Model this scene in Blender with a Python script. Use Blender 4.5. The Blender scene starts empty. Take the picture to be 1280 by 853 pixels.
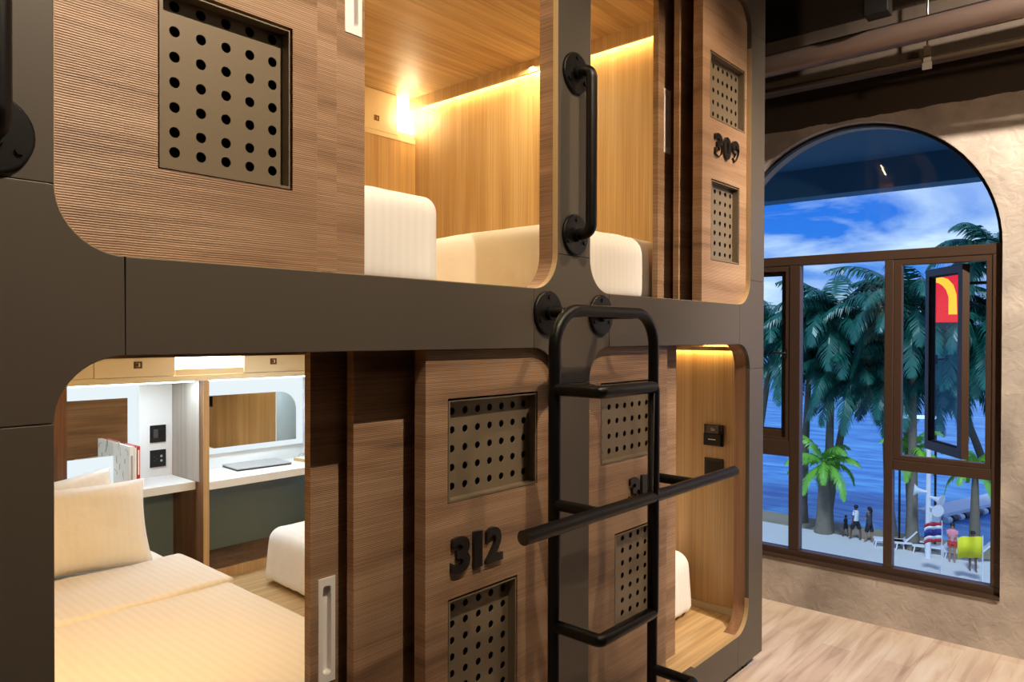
import bpy, bmesh, math, random
from mathutils import Vector, Matrix, noise
random.seed(7)
S = bpy.context.scene
COL = S.collection
PI = math.pi
def R(a): return math.radians(a)

# ------------------------------------------------------------------ materials
MATS = {}
def newmat(name):
    m = bpy.data.materials.new(name); m.use_nodes = True
    nt = m.node_tree; nt.nodes.clear()
    out = nt.nodes.new('ShaderNodeOutputMaterial')
    MATS[name] = m
    return m, nt, out
def lin(c):
    f = lambda v: v/12.92 if v <= .04045 else ((v+.055)/1.055)**2.4
    return (f(c[0]/255), f(c[1]/255), f(c[2]/255), 1)
def N(nt, t, **kw):
    n = nt.nodes.new(t)
    for k, v in kw.items():
        if k in n.inputs: n.inputs[k].default_value = v
        else: setattr(n, k, v)
    return n
def plain(name, col, rough=.5, metal=0, bump=0, bscale=60, vary=0, vscale=4, spec=.5, sheen=0):
    m, nt, out = newmat(name)
    b = N(nt, 'ShaderNodeBsdfPrincipled'); b.inputs['Base Color'].default_value = lin(col)
    b.inputs['Roughness'].default_value = rough; b.inputs['Metallic'].default_value = metal
    b.inputs['Specular IOR Level'].default_value = spec
    if sheen: b.inputs['Sheen Weight'].default_value = sheen
    nt.links.new(b.outputs[0], out.inputs[0])
    tc = N(nt, 'ShaderNodeTexCoord')
    if vary:
        n = N(nt, 'ShaderNodeTexNoise'); n.inputs['Scale'].default_value = vscale; n.inputs['Detail'].default_value = 5
        nt.links.new(tc.outputs['Object'], n.inputs['Vector'])
        mx = N(nt, 'ShaderNodeMix', data_type='RGBA')
        c = lin(col)
        mx.inputs[6].default_value = tuple(v*(1-vary) for v in c[:3])+(1,)
        mx.inputs[7].default_value = tuple(min(1, v*(1+vary)) for v in c[:3])+(1,)
        nt.links.new(n.outputs[0], mx.inputs[0]); nt.links.new(mx.outputs[2], b.inputs['Base Color'])
    if bump:
        n2 = N(nt, 'ShaderNodeTexNoise'); n2.inputs['Scale'].default_value = bscale; n2.inputs['Detail'].default_value = 4
        nt.links.new(tc.outputs['Object'], n2.inputs['Vector'])
        bp = N(nt, 'ShaderNodeBump'); bp.inputs['Strength'].default_value = bump; bp.inputs['Distance'].default_value = .01
        nt.links.new(n2.outputs[0], bp.inputs['Height']); nt.links.new(bp.outputs[0], b.inputs['Normal'])
    return m
def wood(name, dark, mid, light, fine, broad, rough=.5, fine_amt=.5, bump=.25, lo=.3, hi=.7, fcon=(.35,.65), groove=0):
    """laminate: broad = scale of the cathedral figure, fine = scale of the fine pores (3-vectors)"""
    m, nt, out = newmat(name)
    b = N(nt, 'ShaderNodeBsdfPrincipled'); b.inputs['Roughness'].default_value = rough
    b.inputs['Specular IOR Level'].default_value = .35
    nt.links.new(b.outputs[0], out.inputs[0])
    tc = N(nt, 'ShaderNodeTexCoord')
    def noise_at(scale, detail=4, dist=0.0):
        mp = N(nt, 'ShaderNodeMapping'); mp.inputs['Scale'].default_value = scale
        n = N(nt, 'ShaderNodeTexNoise'); n.inputs['Scale'].default_value = 1; n.inputs['Detail'].default_value = detail
        n.inputs['Distortion'].default_value = dist
        nt.links.new(tc.outputs['Object'], mp.inputs[0]); nt.links.new(mp.outputs[0], n.inputs['Vector'])
        return n
    n1 = noise_at(broad, 5, .6); n2 = noise_at(fine, 2)
    cr = N(nt, 'ShaderNodeValToRGB')
    e = cr.color_ramp.elements; e[0].position = lo; e[0].color = lin(dark); e[1].position = hi; e[1].color = lin(light)
    x = e.new((lo+hi)/2); x.color = lin(mid)
    nt.links.new(n1.outputs[0], cr.inputs[0])
    f = N(nt, 'ShaderNodeValToRGB')
    f.color_ramp.elements[0].position = fcon[0]; f.color_ramp.elements[0].color = (1-fine_amt,)*3+(1,)
    f.color_ramp.elements[1].position = fcon[1]; f.color_ramp.elements[1].color = (1, 1, 1, 1)
    nt.links.new(n2.outputs[0], f.inputs[0])
    mx = N(nt, 'ShaderNodeMix', data_type='RGBA'); mx.blend_type = 'MULTIPLY'; mx.inputs[0].default_value = 1
    nt.links.new(cr.outputs[0], mx.inputs[6]); nt.links.new(f.outputs[0], mx.inputs[7])
    res = mx.outputs[2]; hgt = n2.outputs[0]
    if groove:
        wv = N(nt, 'ShaderNodeTexWave', wave_type='BANDS', bands_direction='Z'); wv.inputs['Scale'].default_value = 2*PI/(20*groove)
        wv.inputs['Distortion'].default_value = 1.6; wv.inputs['Detail'].default_value = 2; wv.inputs['Detail Scale'].default_value = .35
        nt.links.new(tc.outputs['Object'], wv.inputs['Vector'])
        gr = N(nt, 'ShaderNodeValToRGB'); gr.color_ramp.elements[0].position = .1; gr.color_ramp.elements[0].color = (.66, .62, .6, 1)
        gr.color_ramp.elements[1].position = .55; gr.color_ramp.elements[1].color = (1, 1, 1, 1)
        nt.links.new(wv.outputs[0], gr.inputs[0])
        m2 = N(nt, 'ShaderNodeMix', data_type='RGBA'); m2.blend_type = 'MULTIPLY'; m2.inputs[0].default_value = 1
        nt.links.new(res, m2.inputs[6]); nt.links.new(gr.outputs[0], m2.inputs[7]); res = m2.outputs[2]
        hgt = wv.outputs[0]
    nt.links.new(res, b.inputs['Base Color'])
    bp = N(nt, 'ShaderNodeBump'); bp.inputs['Strength'].default_value = bump; bp.inputs['Distance'].default_value = .002
    nt.links.new(hgt, bp.inputs['Height']); nt.links.new(bp.outputs[0], b.inputs['Normal'])
    return m
def emit(name, col, strength):
    m, nt, out = newmat(name)
    e = N(nt, 'ShaderNodeEmission'); e.inputs[0].default_value = lin(col); e.inputs[1].default_value = strength
    nt.links.new(e.outputs[0], out.inputs[0])
    return m

# facade laminate: horizontal grain;  inner boards: vertical grain;  inner ceiling: grain along X
wood('walnut_board', (128, 99, 77), (167, 133, 103), (184, 151, 121), (.9, 3, 260), (1.2, 1.1, 12), .45, .26, .4, .27, .66, (.36, .62), .0052)
wood('walnut_upright', (116, 86, 62), (144, 110, 84), (164, 128, 100), (1.5, 3, 300), (1.0, 1.0, 11), .45, .45, .3)
wood('oak_upright', (182, 146, 98), (204, 170, 122), (218, 188, 144), (120, 120, 1.0), (11, 11, .5), .45, .20, .1, .2, .8)
wood('oak_lengthways', (170, 134, 88), (200, 166, 118), (216, 186, 140), (1.3, 60, 60), (.8, 15, 15), .45, .22, .1, .25, .75)
wood('walnut_inner', (96, 66, 46), (130, 94, 68), (150, 112, 82), (60, 60, 1.2), (10, 10, .7), .45, .25, .1, .25, .75)
plain('frame_grey', (80, 72, 63), .45, .0, .04, 300, .05, 2, .4)
wood('grey_wood', (150, 144, 132), (176, 170, 160), (196, 190, 180), (120, 120, 1), (11, 11, .5), .45, .15, .1, .2, .8)
plain('cool_light_tint', (126, 146, 152), .45)
plain('frame_core', (40, 36, 33), .7)
plain('black_steel', (20, 18, 17), .36, .4, .12, 500, .1, 30)
plain('bronze_sheet', (122, 108, 88), .42, .2, .03, 200, .06, 6)
plain('vent_dark', (14, 13, 12), .8)
plain('digit_black', (22, 19, 18), .3)
plain('handle_silver', (236, 230, 226), .35)
plain('cream_panel', (236, 220, 180), .4)
plain('white_panel', (232, 238, 240), .4)
plain('desk_white', (238, 240, 240), .35)
plain('socket_black', (22, 22, 24), .3)
plain('socket_grey', (70, 70, 72), .3)
plain('brass_latch', (110, 84, 54), .35, .8)
plain('laptop_silver', (205, 210, 214), .3, .6)
plain('laptop_dark', (40, 44, 46), .4)
plain('paper_white', (238, 236, 230), .7)
plain('book_red', (190, 36, 40), .5)
plain('book_grey', (150, 160, 160), .5)
plain('notebook_gold', (200, 172, 112), .5)
plain('window_bronze', (68, 50, 39), .4, .0, .05, 100)
plain('window_seal', (20, 16, 14), .6)
plain('light_trim', (205, 190, 160), .4)
plain('rim_edge', (168, 142, 104), .4)
plain('dark_paint', (58, 48, 40), .75, 0, .3, 12, .25, 2)
plain('ceiling_paint', (46, 38, 33), .8, 0, .3, 8, .3, 2)
plain('beam_concrete', (84, 72, 62), .75, 0, .35, 10, .25, 3)
plain('conduit_metal', (128, 108, 98), .33, .5, .03, 80)
plain('thin_pipe', (76, 62, 46), .3, .6)
plain('clamp_zinc', (190, 176, 158), .3, .85)
plain('shoe_dark', (24, 22, 22), .6)

def fabric(name, col, stripe=.06, axis=0, pitch=.036):
    m, nt, out = newmat(name)
    b = N(nt, 'ShaderNodeBsdfPrincipled'); b.inputs['Roughness'].default_value = .62
    b.inputs['Sheen Weight'].default_value = .25; b.inputs['Specular IOR Level'].default_value = .3
    nt.links.new(b.outputs[0], out.inputs[0])
    tc = N(nt, 'ShaderNodeTexCoord'); w = N(nt, 'ShaderNodeTexWave', wave_type='BANDS', bands_direction='XYZ'[axis])
    w.inputs['Scale'].default_value = 2*PI/(20*pitch); w.inputs['Distortion'].default_value = .4
    w.inputs['Detail Scale'].default_value = .6
    nt.links.new(tc.outputs['Object'], w.inputs['Vector'])
    cr = N(nt, 'ShaderNodeValToRGB'); cr.color_ramp.elements[0].position = .4; cr.color_ramp.elements[1].position = .6
    c = lin(col)
    cr.color_ramp.elements[0].color = tuple(v*(1-stripe) for v in c[:3])+(1,); cr.color_ramp.elements[1].color = c
    nt.links.new(w.outputs[0], cr.inputs[0]); nt.links.new(cr.outputs[0], b.inputs['Base Color'])
    mr = N(nt, 'ShaderNodeMapRange'); mr.inputs[3].default_value = .7; mr.inputs[4].default_value = .45
    nt.links.new(w.outputs[0], mr.inputs[0]); nt.links.new(mr.outputs[0], b.inputs['Roughness'])
    n2 = N(nt, 'ShaderNodeTexNoise'); n2.inputs['Scale'].default_value = 9; n2.inputs['Detail'].default_value = 3
    nt.links.new(tc.outputs['Object'], n2.inputs['Vector'])
    bp = N(nt, 'ShaderNodeBump'); bp.inputs['Strength'].default_value = .15; bp.inputs['Distance'].default_value = .03
    nt.links.new(n2.outputs[0], bp.inputs['Height']); nt.links.new(bp.outputs[0], b.inputs['Normal'])
    return m
fabric('satin_sheet', (242, 238, 232), .03)
fabric('satin_plain', (242, 238, 230), .012)

def glassmat(name, tint, refl=1.0):
    m, nt, out = newmat(name)
    t = N(nt, 'ShaderNodeBsdfTransparent'); t.inputs[0].default_value = tint
    g = N(nt, 'ShaderNodeBsdfGlossy'); g.inputs['Roughness'].default_value = .02
    lw = N(nt, 'ShaderNodeLayerWeight'); lw.inputs[0].default_value = .5
    pw = N(nt, 'ShaderNodeMath', operation='POWER'); pw.inputs[1].default_value = 5; nt.links.new(lw.outputs['Facing'], pw.inputs[0])
    fr = N(nt, 'ShaderNodeMath', operation='MULTIPLY_ADD'); fr.inputs[1].default_value = .5; fr.inputs[2].default_value = .02; nt.links.new(pw.outputs[0], fr.inputs[0])
    mx = N(nt, 'ShaderNodeMixShader')
    nt.links.new(fr.outputs[0], mx.inputs[0]); nt.links.new(t.outputs[0], mx.inputs[1]); nt.links.new(g.outputs[0], mx.inputs[2])
    nt.links.new(mx.outputs[0], out.inputs[0])
    return m
glassmat('window_glass', (.95, .985, 1, 1))
def mirrormat():
    m, nt, out = newmat('mirror')
    g = N(nt, 'ShaderNodeBsdfGlossy'); g.inputs['Roughness'].default_value = .01; g.inputs[0].default_value = (.82, .88, .88, 1)
    nt.links.new(g.outputs[0], out.inputs[0])
mirrormat()
emit('led_warm', (255, 214, 140), 70)
emit('led_warm_low', (255, 206, 120), 30)
emit('lightbox_warm', (255, 226, 168), 14)
emit('led_cool', (220, 238, 255), 12)
emit('glow_cool', (234, 245, 250), 1.0)
emit('sign_red', (235, 14, 14), 1.1)
emit('sign_yellow', (255, 196, 20), 1.3)
emit('led_bar', (150, 190, 255), 2.2)
emit('lamp_head', (255, 226, 190), 12)

def floormat():
    m, nt, out = newmat('floor_planks')
    b = N(nt, 'ShaderNodeBsdfPrincipled'); b.inputs['Roughness'].default_value = .42
    nt.links.new(b.outputs[0], out.inputs[0])
    tc = N(nt, 'ShaderNodeTexCoord')
    br = N(nt, 'ShaderNodeTexBrick'); br.offset = .37
    br.inputs['Scale'].default_value = 1; br.inputs['Brick Width'].default_value = 1.2; br.inputs['Row Height'].default_value = .16
    br.inputs['Mortar Size'].default_value = .0015; br.inputs['Mortar'].default_value = lin((120, 98, 84))
    br.inputs['Color1'].default_value = (.35, .35, .35, 1); br.inputs['Color2'].default_value = (.75, .75, .75, 1)
    nt.links.new(tc.outputs['Object'], br.inputs['Vector'])
    mp = N(nt, 'ShaderNodeMapping'); mp.inputs['Scale'].default_value = (1.2, 11, 1)
    n = N(nt, 'ShaderNodeTexNoise'); n.inputs['Scale'].default_value = 1.4; n.inputs['Detail'].default_value = 8; n.inputs['Distortion'].default_value = .5
    nt.links.new(tc.outputs['Object'], mp.inputs[0]); nt.links.new(mp.outputs[0], n.inputs['Vector'])
    cr = N(nt, 'ShaderNodeValToRGB'); e = cr.color_ramp.elements
    e[0].position = .24; e[0].color = lin((160, 134, 116)); e[1].position = .78; e[1].color = lin((220, 204, 190))
    x = e.new(.48); x.color = lin((202, 180, 162))
    nt.links.new(n.outputs[0], cr.inputs[0])
    mx = N(nt, 'ShaderNodeMix', data_type='RGBA'); mx.blend_type = 'OVERLAY'; mx.inputs[0].default_value = .3
    nt.links.new(cr.outputs[0], mx.inputs[6]); nt.links.new(br.outputs[0], mx.inputs[7])
    nt.links.new(mx.outputs[2], b.inputs['Base Color'])
    bp = N(nt, 'ShaderNodeBump'); bp.inputs['Strength'].default_value = .2; bp.inputs['Distance'].default_value = .003
    nt.links.new(br.outputs['Fac'], bp.inputs['Height']); nt.links.new(bp.outputs[0], b.inputs['Normal'])
floormat()
def wallmat():
    m, nt, out = newmat('rough_plaster')
    b = N(nt, 'ShaderNodeBsdfPrincipled'); b.inputs['Roughness'].default_value = .7
    nt.links.new(b.outputs[0], out.inputs[0])
    tc = N(nt, 'ShaderNodeTexCoord')
    n = N(nt, 'ShaderNodeTexNoise'); n.inputs['Scale'].default_value = 2.2; n.inputs['Detail'].default_value = 9; n.inputs['Roughness'].default_value = .62
    nt.links.new(tc.outputs['Object'], n.inputs['Vector'])
    cr = N(nt, 'ShaderNodeValToRGB'); e = cr.color_ramp.elements
    e[0].position = .34; e[0].color = lin((152, 140, 130)); e[1].position = .68; e[1].color = lin((208, 194, 180))
    nt.links.new(n.outputs[0], cr.inputs[0])
    # the top of the wall is painted dark, with a ragged edge
    sp = N(nt, 'ShaderNodeSeparateXYZ'); nt.links.new(tc.outputs['Object'], sp.inputs[0])
    n3 = N(nt, 'ShaderNodeTexNoise'); n3.inputs['Scale'].default_value = 7; n3.inputs['Detail'].default_value = 3
    nt.links.new(tc.outputs['Object'], n3.inputs['Vector'])
    ma = N(nt, 'ShaderNodeMath', operation='MULTIPLY_ADD'); ma.inputs[1].default_value = .035
    nt.links.new(n3.outputs[0], ma.inputs[0]); nt.links.new(sp.outputs[2], ma.inputs[2])
    gt = N(nt, 'ShaderNodeMath', operation='GREATER_THAN'); gt.inputs[1].default_value = 3.168
    nt.links.new(ma.outputs[0], gt.inputs[0])
    mx = N(nt, 'ShaderNodeMix', data_type='RGBA'); mx.inputs[7].default_value = lin((62, 50, 40))
    nt.links.new(gt.outputs[0], mx.inputs[0]); nt.links.new(cr.outputs[0], mx.inputs[6])
    nt.links.new(mx.outputs[2], b.inputs['Base Color'])
    n2 = N(nt, 'ShaderNodeTexNoise'); n2.inputs['Scale'].default_value = 14; n2.inputs['Detail'].default_value = 8; n2.inputs['Distortion'].default_value = 1.2
    nt.links.new(tc.outputs['Object'], n2.inputs['Vector'])
    bp = N(nt, 'ShaderNodeBump'); bp.inputs['Strength'].default_value = .55; bp.inputs['Distance'].default_value = .012
    nt.links.new(n2.outputs[0], bp.inputs['Height']); nt.links.new(bp.outputs[0], b.inputs['Normal'])
wallmat()
# outdoors
plain('promenade', (214, 214, 208), .7, 0, .1, 3, .06, .4)
plain('road_grey', (150, 152, 150), .75, 0, .1, 3, .1, .4)
plain('sand', (150, 140, 116), .9, 0, .4, 2, .25, .5)
plain('palm_trunk', (120, 112, 96), .9, 0, .5, 6, .2, 5)
plain('palm_leaf', (30, 100, 84), .34, 0, 0, 6, .35, .8)
plain('palm_leaf_young', (120, 186, 66), .45, 0, 0, 6, .3, .8)
plain('bush_leaf', (60, 96, 46), .55, 0, 0, 6, .4, 1)
plain('white_paint', (226, 228, 230), .5)
plain('flag_red', (196, 40, 50), .7); plain('flag_blue', (30, 50, 130), .7); plain('flag_white', (230, 230, 230), .7)
plain('flag_yellow', (232, 226, 40), .7)
plain('skin', (176, 126, 96), .55); plain('skin_dark', (112, 76, 56), .55)
plain('hair_dark', (26, 20, 18), .5)
plain('shirt_pink', (232, 148, 160), .8); plain('shorts_red', (206, 66, 60), .8)
plain('shirt_white', (222, 226, 232), .8); plain('cloth_dark', (30, 34, 44), .8); plain('cloth_teal', (36, 62, 72), .8)
plain('cloth_yellow', (226, 220, 60), .8); plain('cloth_brown', (96, 52, 46), .8)
plain('outer_concrete', (62, 116, 150), .8)
def seamat():
    m, nt, out = newmat('sea_water')
    b = N(nt, 'ShaderNodeBsdfPrincipled'); b.inputs['Roughness'].default_value = .35
    b.inputs['Base Color'].default_value = lin((20, 70, 150))
    nt.links.new(b.outputs[0], out.inputs[0])
    tc = N(nt, 'ShaderNodeTexCoord')
    mp = N(nt, 'ShaderNodeMapping'); mp.inputs['Scale'].default_value = (1.3, .35, 1)
    n = N(nt, 'ShaderNodeTexNoise'); n.inputs['Scale'].default_value = .9; n.inputs['Detail'].default_value = 7
    nt.links.new(tc.outputs['Object'], mp.inputs[0]); nt.links.new(mp.outputs[0], n.inputs['Vector'])
    cr = N(nt, 'ShaderNodeValToRGB'); e = cr.color_ramp.elements
    e[0].position = .35; e[0].color = lin((30, 108, 186)); e[1].position = .7; e[1].color = lin((110, 186, 230))
    nt.links.new(n.outputs[0], cr.inputs[0]); nt.links.new(cr.outputs[0], b.inputs['Base Color'])
    bp = N(nt, 'ShaderNodeBump'); bp.inputs['Strength'].default_value = .6; bp.inputs['Distance'].default_value = .4
    nt.links.new(n.outputs[0], bp.inputs['Height']); nt.links.new(bp.outputs[0], b.inputs['Normal'])
seamat()

# ------------------------------------------------------------------ object helpers
def link(name, me, mat, parent=None, smooth=False):
    o = bpy.data.objects.new(name, me); COL.objects.link(o)
    if mat:
        for mm in (mat if isinstance(mat, (list, tuple)) else [mat]): me.materials.append(MATS[mm])
    if parent: o.parent = parent; o.matrix_parent_inverse = parent.matrix_world.inverted()
    if smooth:
        for p in me.polygons: p.use_smooth = True
    return o
def tag(o, label=None, cat=None, group=None, kind=None):
    if label: o['label'] = label
    if cat: o['category'] = cat
    if group: o['group'] = group
    if kind: o['kind'] = kind
    return o
def thing(name, label, cat, loc=(0, 0, 0), group=None, rz=0):
    o = bpy.data.objects.new(name, None); COL.objects.link(o)
    o.location = loc; o.rotation_euler = (0, 0, rz); o.empty_display_size = .1
    o.matrix_world = Matrix.Translation(loc) @ Matrix.Rotation(rz, 4, 'Z')
    return tag(o, label, cat, group)
def struct(o): o['kind'] = 'structure'; return o
def bevel(o, w=.003, seg=2, ang=40):
    m = o.modifiers.new('bevel', 'BEVEL'); m.width = w; m.segments = seg; m.limit_method = 'ANGLE'; m.angle_limit = R(ang)
    return o
def lab(o, text): o['label'] = text; return o

class MB:
    def __init__(s): s.bm = bmesh.new()
    def box(s, x0, x1, y0, y1, z0, z1, M=None, mi=0):
        vs = [s.bm.verts.new((x, y, z)) for x in (x0, x1) for y in (y0, y1) for z in (z0, z1)]
        for q in ((0, 1, 3, 2), (4, 6, 7, 5), (0, 4, 5, 1), (2, 3, 7, 6), (0, 2, 6, 4), (1, 5, 7, 3)):
            f = s.bm.faces.new([vs[i] for i in q]); f.material_index = mi
        if M is not None: bmesh.ops.transform(s.bm, matrix=M, verts=vs)
        return s
    def tube(s, pts, r, n=16, fillet=0, caps=True, seg=8, mi=0, radii=None):
        P = [Vector(p) for p in pts]
        if fillet:
            Q = [P[0]]
            for a, b, c in zip(P, P[1:], P[2:]):
                u = (a-b).normalized(); v = (c-b).normalized()
                ang = u.angle(v); d = min(fillet/math.tan(ang/2), (a-b).length*.49, (c-b).length*.49)
                rr = d*math.tan(ang/2); p0 = b+u*d; p1 = b+v*d
                cen = b+(u+v).normalized()*(rr/math.sin(ang/2))
                a0 = p0-cen; a1 = p1-cen; tot = a0.angle(a1); ax = a0.cross(a1).normalized()
                for i in range(seg+1): Q.append(cen+Matrix.Rotation(tot*i/seg, 3, ax) @ a0)
            Q.append(P[-1]); P = Q
        up = None; rings = []
        for i, p in enumerate(P):
            t = (P[min(i+1, len(P)-1)]-P[max(i-1, 0)]).normalized()
            if up is None:
                up = t.orthogonal().normalized()
            up = (up-t*up.dot(t)).normalized(); w = t.cross(up)
            rr = radii[i] if radii else r
            rings.append([s.bm.verts.new(p+(up*math.cos(2*PI*k/n)+w*math.sin(2*PI*k/n))*rr) for k in range(n)])
        for A, B in zip(rings, rings[1:]):
            for k in range(n):
                f = s.bm.faces.new((A[k], A[(k+1) % n], B[(k+1) % n], B[k])); f.smooth = True; f.material_index = mi
        if caps:
            for A in (list(reversed(rings[0])), rings[-1]):
                c = [s.bm.verts.new(v.co) for v in A]
                f = s.bm.faces.new(c); f.material_index = mi
        return s
    def disc(s, c, axis, r, t, n=32, edge=.004):
        """round plate with a softened rim, starting at c and growing along axis"""
        a = Vector(axis).normalized(); c = Vector(c)
        s.tube([c, c+a*(t-edge), c+a*(t-edge*.3), c+a*t], r, n, radii=[r, r, r-edge*.4, r-edge*1.2])
        return s
    def prism(s, outer, holes, mp, d0, d1, mi=0, smooth_holes=False):
        """flat shape with holes, extruded; mp(u, v, d) gives the point"""
        for_d = []
        for d in (d0, d1):
            loops = []; es = []
            for L in [outer]+list(holes):
                vs = [s.bm.verts.new(mp(u, v, d)) for u, v in L]
                loops.append(vs)
                es += [s.bm.edges.new((vs[i], vs[(i+1) % len(vs)])) for i in range(len(vs))]
            if holes:
                g = bmesh.ops.triangle_fill(s.bm, use_beauty=True, edges=es)
                for x in g['geom']:
                    if isinstance(x, bmesh.types.BMFace): x.material_index = mi
            else:
                f = s.bm.faces.new(loops[0]); f.material_index = mi
            for_d.append(loops)
        for li, (A, B) in enumerate(zip(*for_d)):
            n = len(A)
            for i in range(n):
                f = s.bm.faces.new((A[i], A[(i+1) % n], B[(i+1) % n], B[i])); f.material_index = mi
                if smooth_holes and li: f.smooth = True
        return s
    def build(s, name, mat, parent=None, smooth=False):
        bmesh.ops.recalc_face_normals(s.bm, faces=s.bm.faces[:])
        me = bpy.data.meshes.new(name); s.bm.to_mesh(me); s.bm.free()
        return link(name, me, mat, parent, smooth)
XZ = lambda u, v, d: (u, d, v)
def rect(x0, x1, z0, z1): return [(x0, z0), (x1, z0), (x1, z1), (x0, z1)]
def circ(cx, cz, r, n=14, a0=0): return [(cx+r*math.cos(a0+2*PI*i/n), cz+r*math.sin(a0+2*PI*i/n)) for i in range(n)]
def arc(cx, cz, r, a0, a1, n=12): return [(cx+r*math.cos(R(a0+(a1-a0)*i/n)), cz+r*math.sin(R(a0+(a1-a0)*i/n))) for i in range(n+1)]
def box_obj(name, mat, b, parent=None, bev=0):
    o = MB().box(*b).build(name, mat, parent)
    if bev: bevel(o, bev)
    return o

# ------------------------------------------------------------------ room shell
struct(box_obj('floor', 'floor_planks', (-4, 5.2, -4.6, 5, -.1, 0)))
struct(box_obj('ceiling', 'ceiling_paint', (-4, 5.4, -4.6, 5, 4.35, 4.5)))
struct(box_obj('wall_left', 'rough_plaster', (-4.2, -4, -4.6, 5, 0, 4.35)))
struct(box_obj('wall_front', 'dark_paint', (-4, 5.2, -4.8, -4.6, 0, 4.35)))
struct(box_obj('wall_back', 'dark_paint', (-4, 5.2, 4.8, 5, 0, 4.35)))
# window wall: turned by 1.9 degrees; s runs along it (towards the pods), z up, d outwards
WA = R(-1.893); WD = Vector((math.sin(WA), math.cos(WA), 0)); WN = Vector((math.cos(WA), -math.sin(WA), 0)); W0 = WN*4.8407
def WP(s_, z, d): return tuple(W0+WD*s_+WN*d+Vector((0, 0, z)))
win = [(-1.115, .305), (.515, .305), (.515, 2.315)]+arc(-.30, 2.315, .815, 0, 180, 40)[1:]
win[-1] = (-1.115, 2.315)
w = MB().prism([(-5.2, 0), (4.9, 0), (4.9, 4.4), (-5.2, 4.4)], [win], WP, 0, .22).build('wall_right', 'rough_plaster'); struct(w)

# ---- window
win_o = bpy.data.objects.new('window_1', None); COL.objects.link(win_o); struct(win_o)
def wbox(mb, s0, s1, z0, z1, d0, d1):
    return mb.prism([(s0, z0), (s1, z0), (s1, z1), (s0, z1)], [], WP, d0, d1)
F0, F1 = .03, .10
f = MB()
for a in ((-1.115, .515, .305, .362), (-1.115, .515, 2.258, 2.318), (-1.115, -1.065, .362, 2.258), (.465, .515, .362, 2.258),
          (.003, .072, .362, 2.258), (-.557, -.507, .362, 2.258), (-1.065, -.557, .968, 1.03), (.072, .465, .98, 1.085)):
    wbox(f, *a, F0, F1)
bevel(f.build('window_frame', 'window_bronze', win_o), .004)
wbox(MB(), -1.115, .515, .30, .318, -.012, .06).build('window_sill', 'window_bronze', win_o)
# curved trim of the arch
mb = MB(); A = arc(-.30, 2.318, .812, 0, 180, 40); B = arc(-.30, 2.318, .795, 180, 0, 40)
mb.prism(A+B, [], WP, .05, .09).build('arch_trim', 'window_seal', win_o)
gl = MB()
for a in ((.072, .465, .362, .98), (.003-.51, .003, .362, 2.258), (-1.065, -.557, .362, .968)):
    gl.prism([(a[0], a[2]), (a[1], a[2]), (a[1], a[3]), (a[0], a[3])], [], WP, .06, .064)
gl.prism(arc(-.30, 2.318, .80, 0, 180, 40), [], WP, .06, .064)
gl.build('window_glass', 'window_glass', win_o)
def sash(w_, z0, z1, M, open_=True):
    """casement: hinge edge at local x=0, other edge at x=w_"""
    s = bpy.data.objects.new('casement_sash', None); COL.objects.link(s); s.parent = win_o; s.matrix_local = M
    t = .048
    m = MB().prism(rect(0, w_, z0, z1), [rect(t, w_-t, z0+t+.01, z1-t)], XZ, -.022, .022)
    o = m.build('sash_frame', 'window_bronze'); o.parent = s; bevel(o, .003)
    o = MB().prism(rect(t-.006, w_-t+.006, z0+t, z1-t+.006), [rect(t+.008, w_-t-.008, z0+t+.018, z1-t-.008)], XZ, -.012, .012).build('glazing_seal', 'window_seal'); o.parent = s
    o = MB().box(t, w_-t, -.002, .002, z0+t, z1-t).build('sash_glass', 'window_glass'); o.parent = s
    m = MB().box(w_-.03, w_-.01, -.045, -.02, (z0+z1)/2-.03, (z0+z1)/2+.03)
    m.tube([(w_-.02, -.045, (z0+z1)/2), (w_-.02, -.06, (z0+z1)/2), (w_-.10, -.06, (z0+z1)/2+.005)], .007, 8, .008)
    o = m.build('handle', 'window_seal'); o.parent = s
    return s
def frame_from(p, ax):  # local x along ax (horizontal), z up, y = z x x
    ax = Vector(ax).normalized(); y = Vector((0, 0, 1)).cross(ax)
    return Matrix(((ax.x, y.x, 0, p[0]), (ax.y, y.y, 0, p[1]), (0, 0, 1, p[2]), (0, 0, 0, 1)))
h = Vector(WP(-.93, 0, .085)); a = R(54)      # swung outwards
sash(.43, 1.065, 2.215, frame_from(h, WN*math.sin(a)+WD*math.cos(a)))
sash(.385, 1.095, 2.25, frame_from(Vector(WP(.462, 0, .075)), -WD), False)
# frame of the opening the casements close against
m = MB().prism(rect(-1.065, -.557, 1.03, 2.258), [rect(-1.035, -.602, 1.06, 2.222)], WP, .035, .085)
bevel(m.build('casement_frame', 'window_bronze', win_o), .003)
m = MB().prism(rect(.072, .465, 1.085, 2.258), [rect(.098, .44, 1.105, 2.222)], WP, .035, .05)
m.build('casement_frame', 'window_bronze', win_o)
# outer eave beam, seen through the arch
m = MB(); m.prism([(-6, 2.93), (6, 2.93), (6, 3.16), (-6, 3.16)], [], WP, 1.25, 1.45)
m.prism([(-6, 3.16), (6, 3.16), (6, 3.30), (-6, 3.30)], [], WP, .22, 1.5)
o = m.build('roof_eave', 'outer_concrete'); struct(o)

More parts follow.
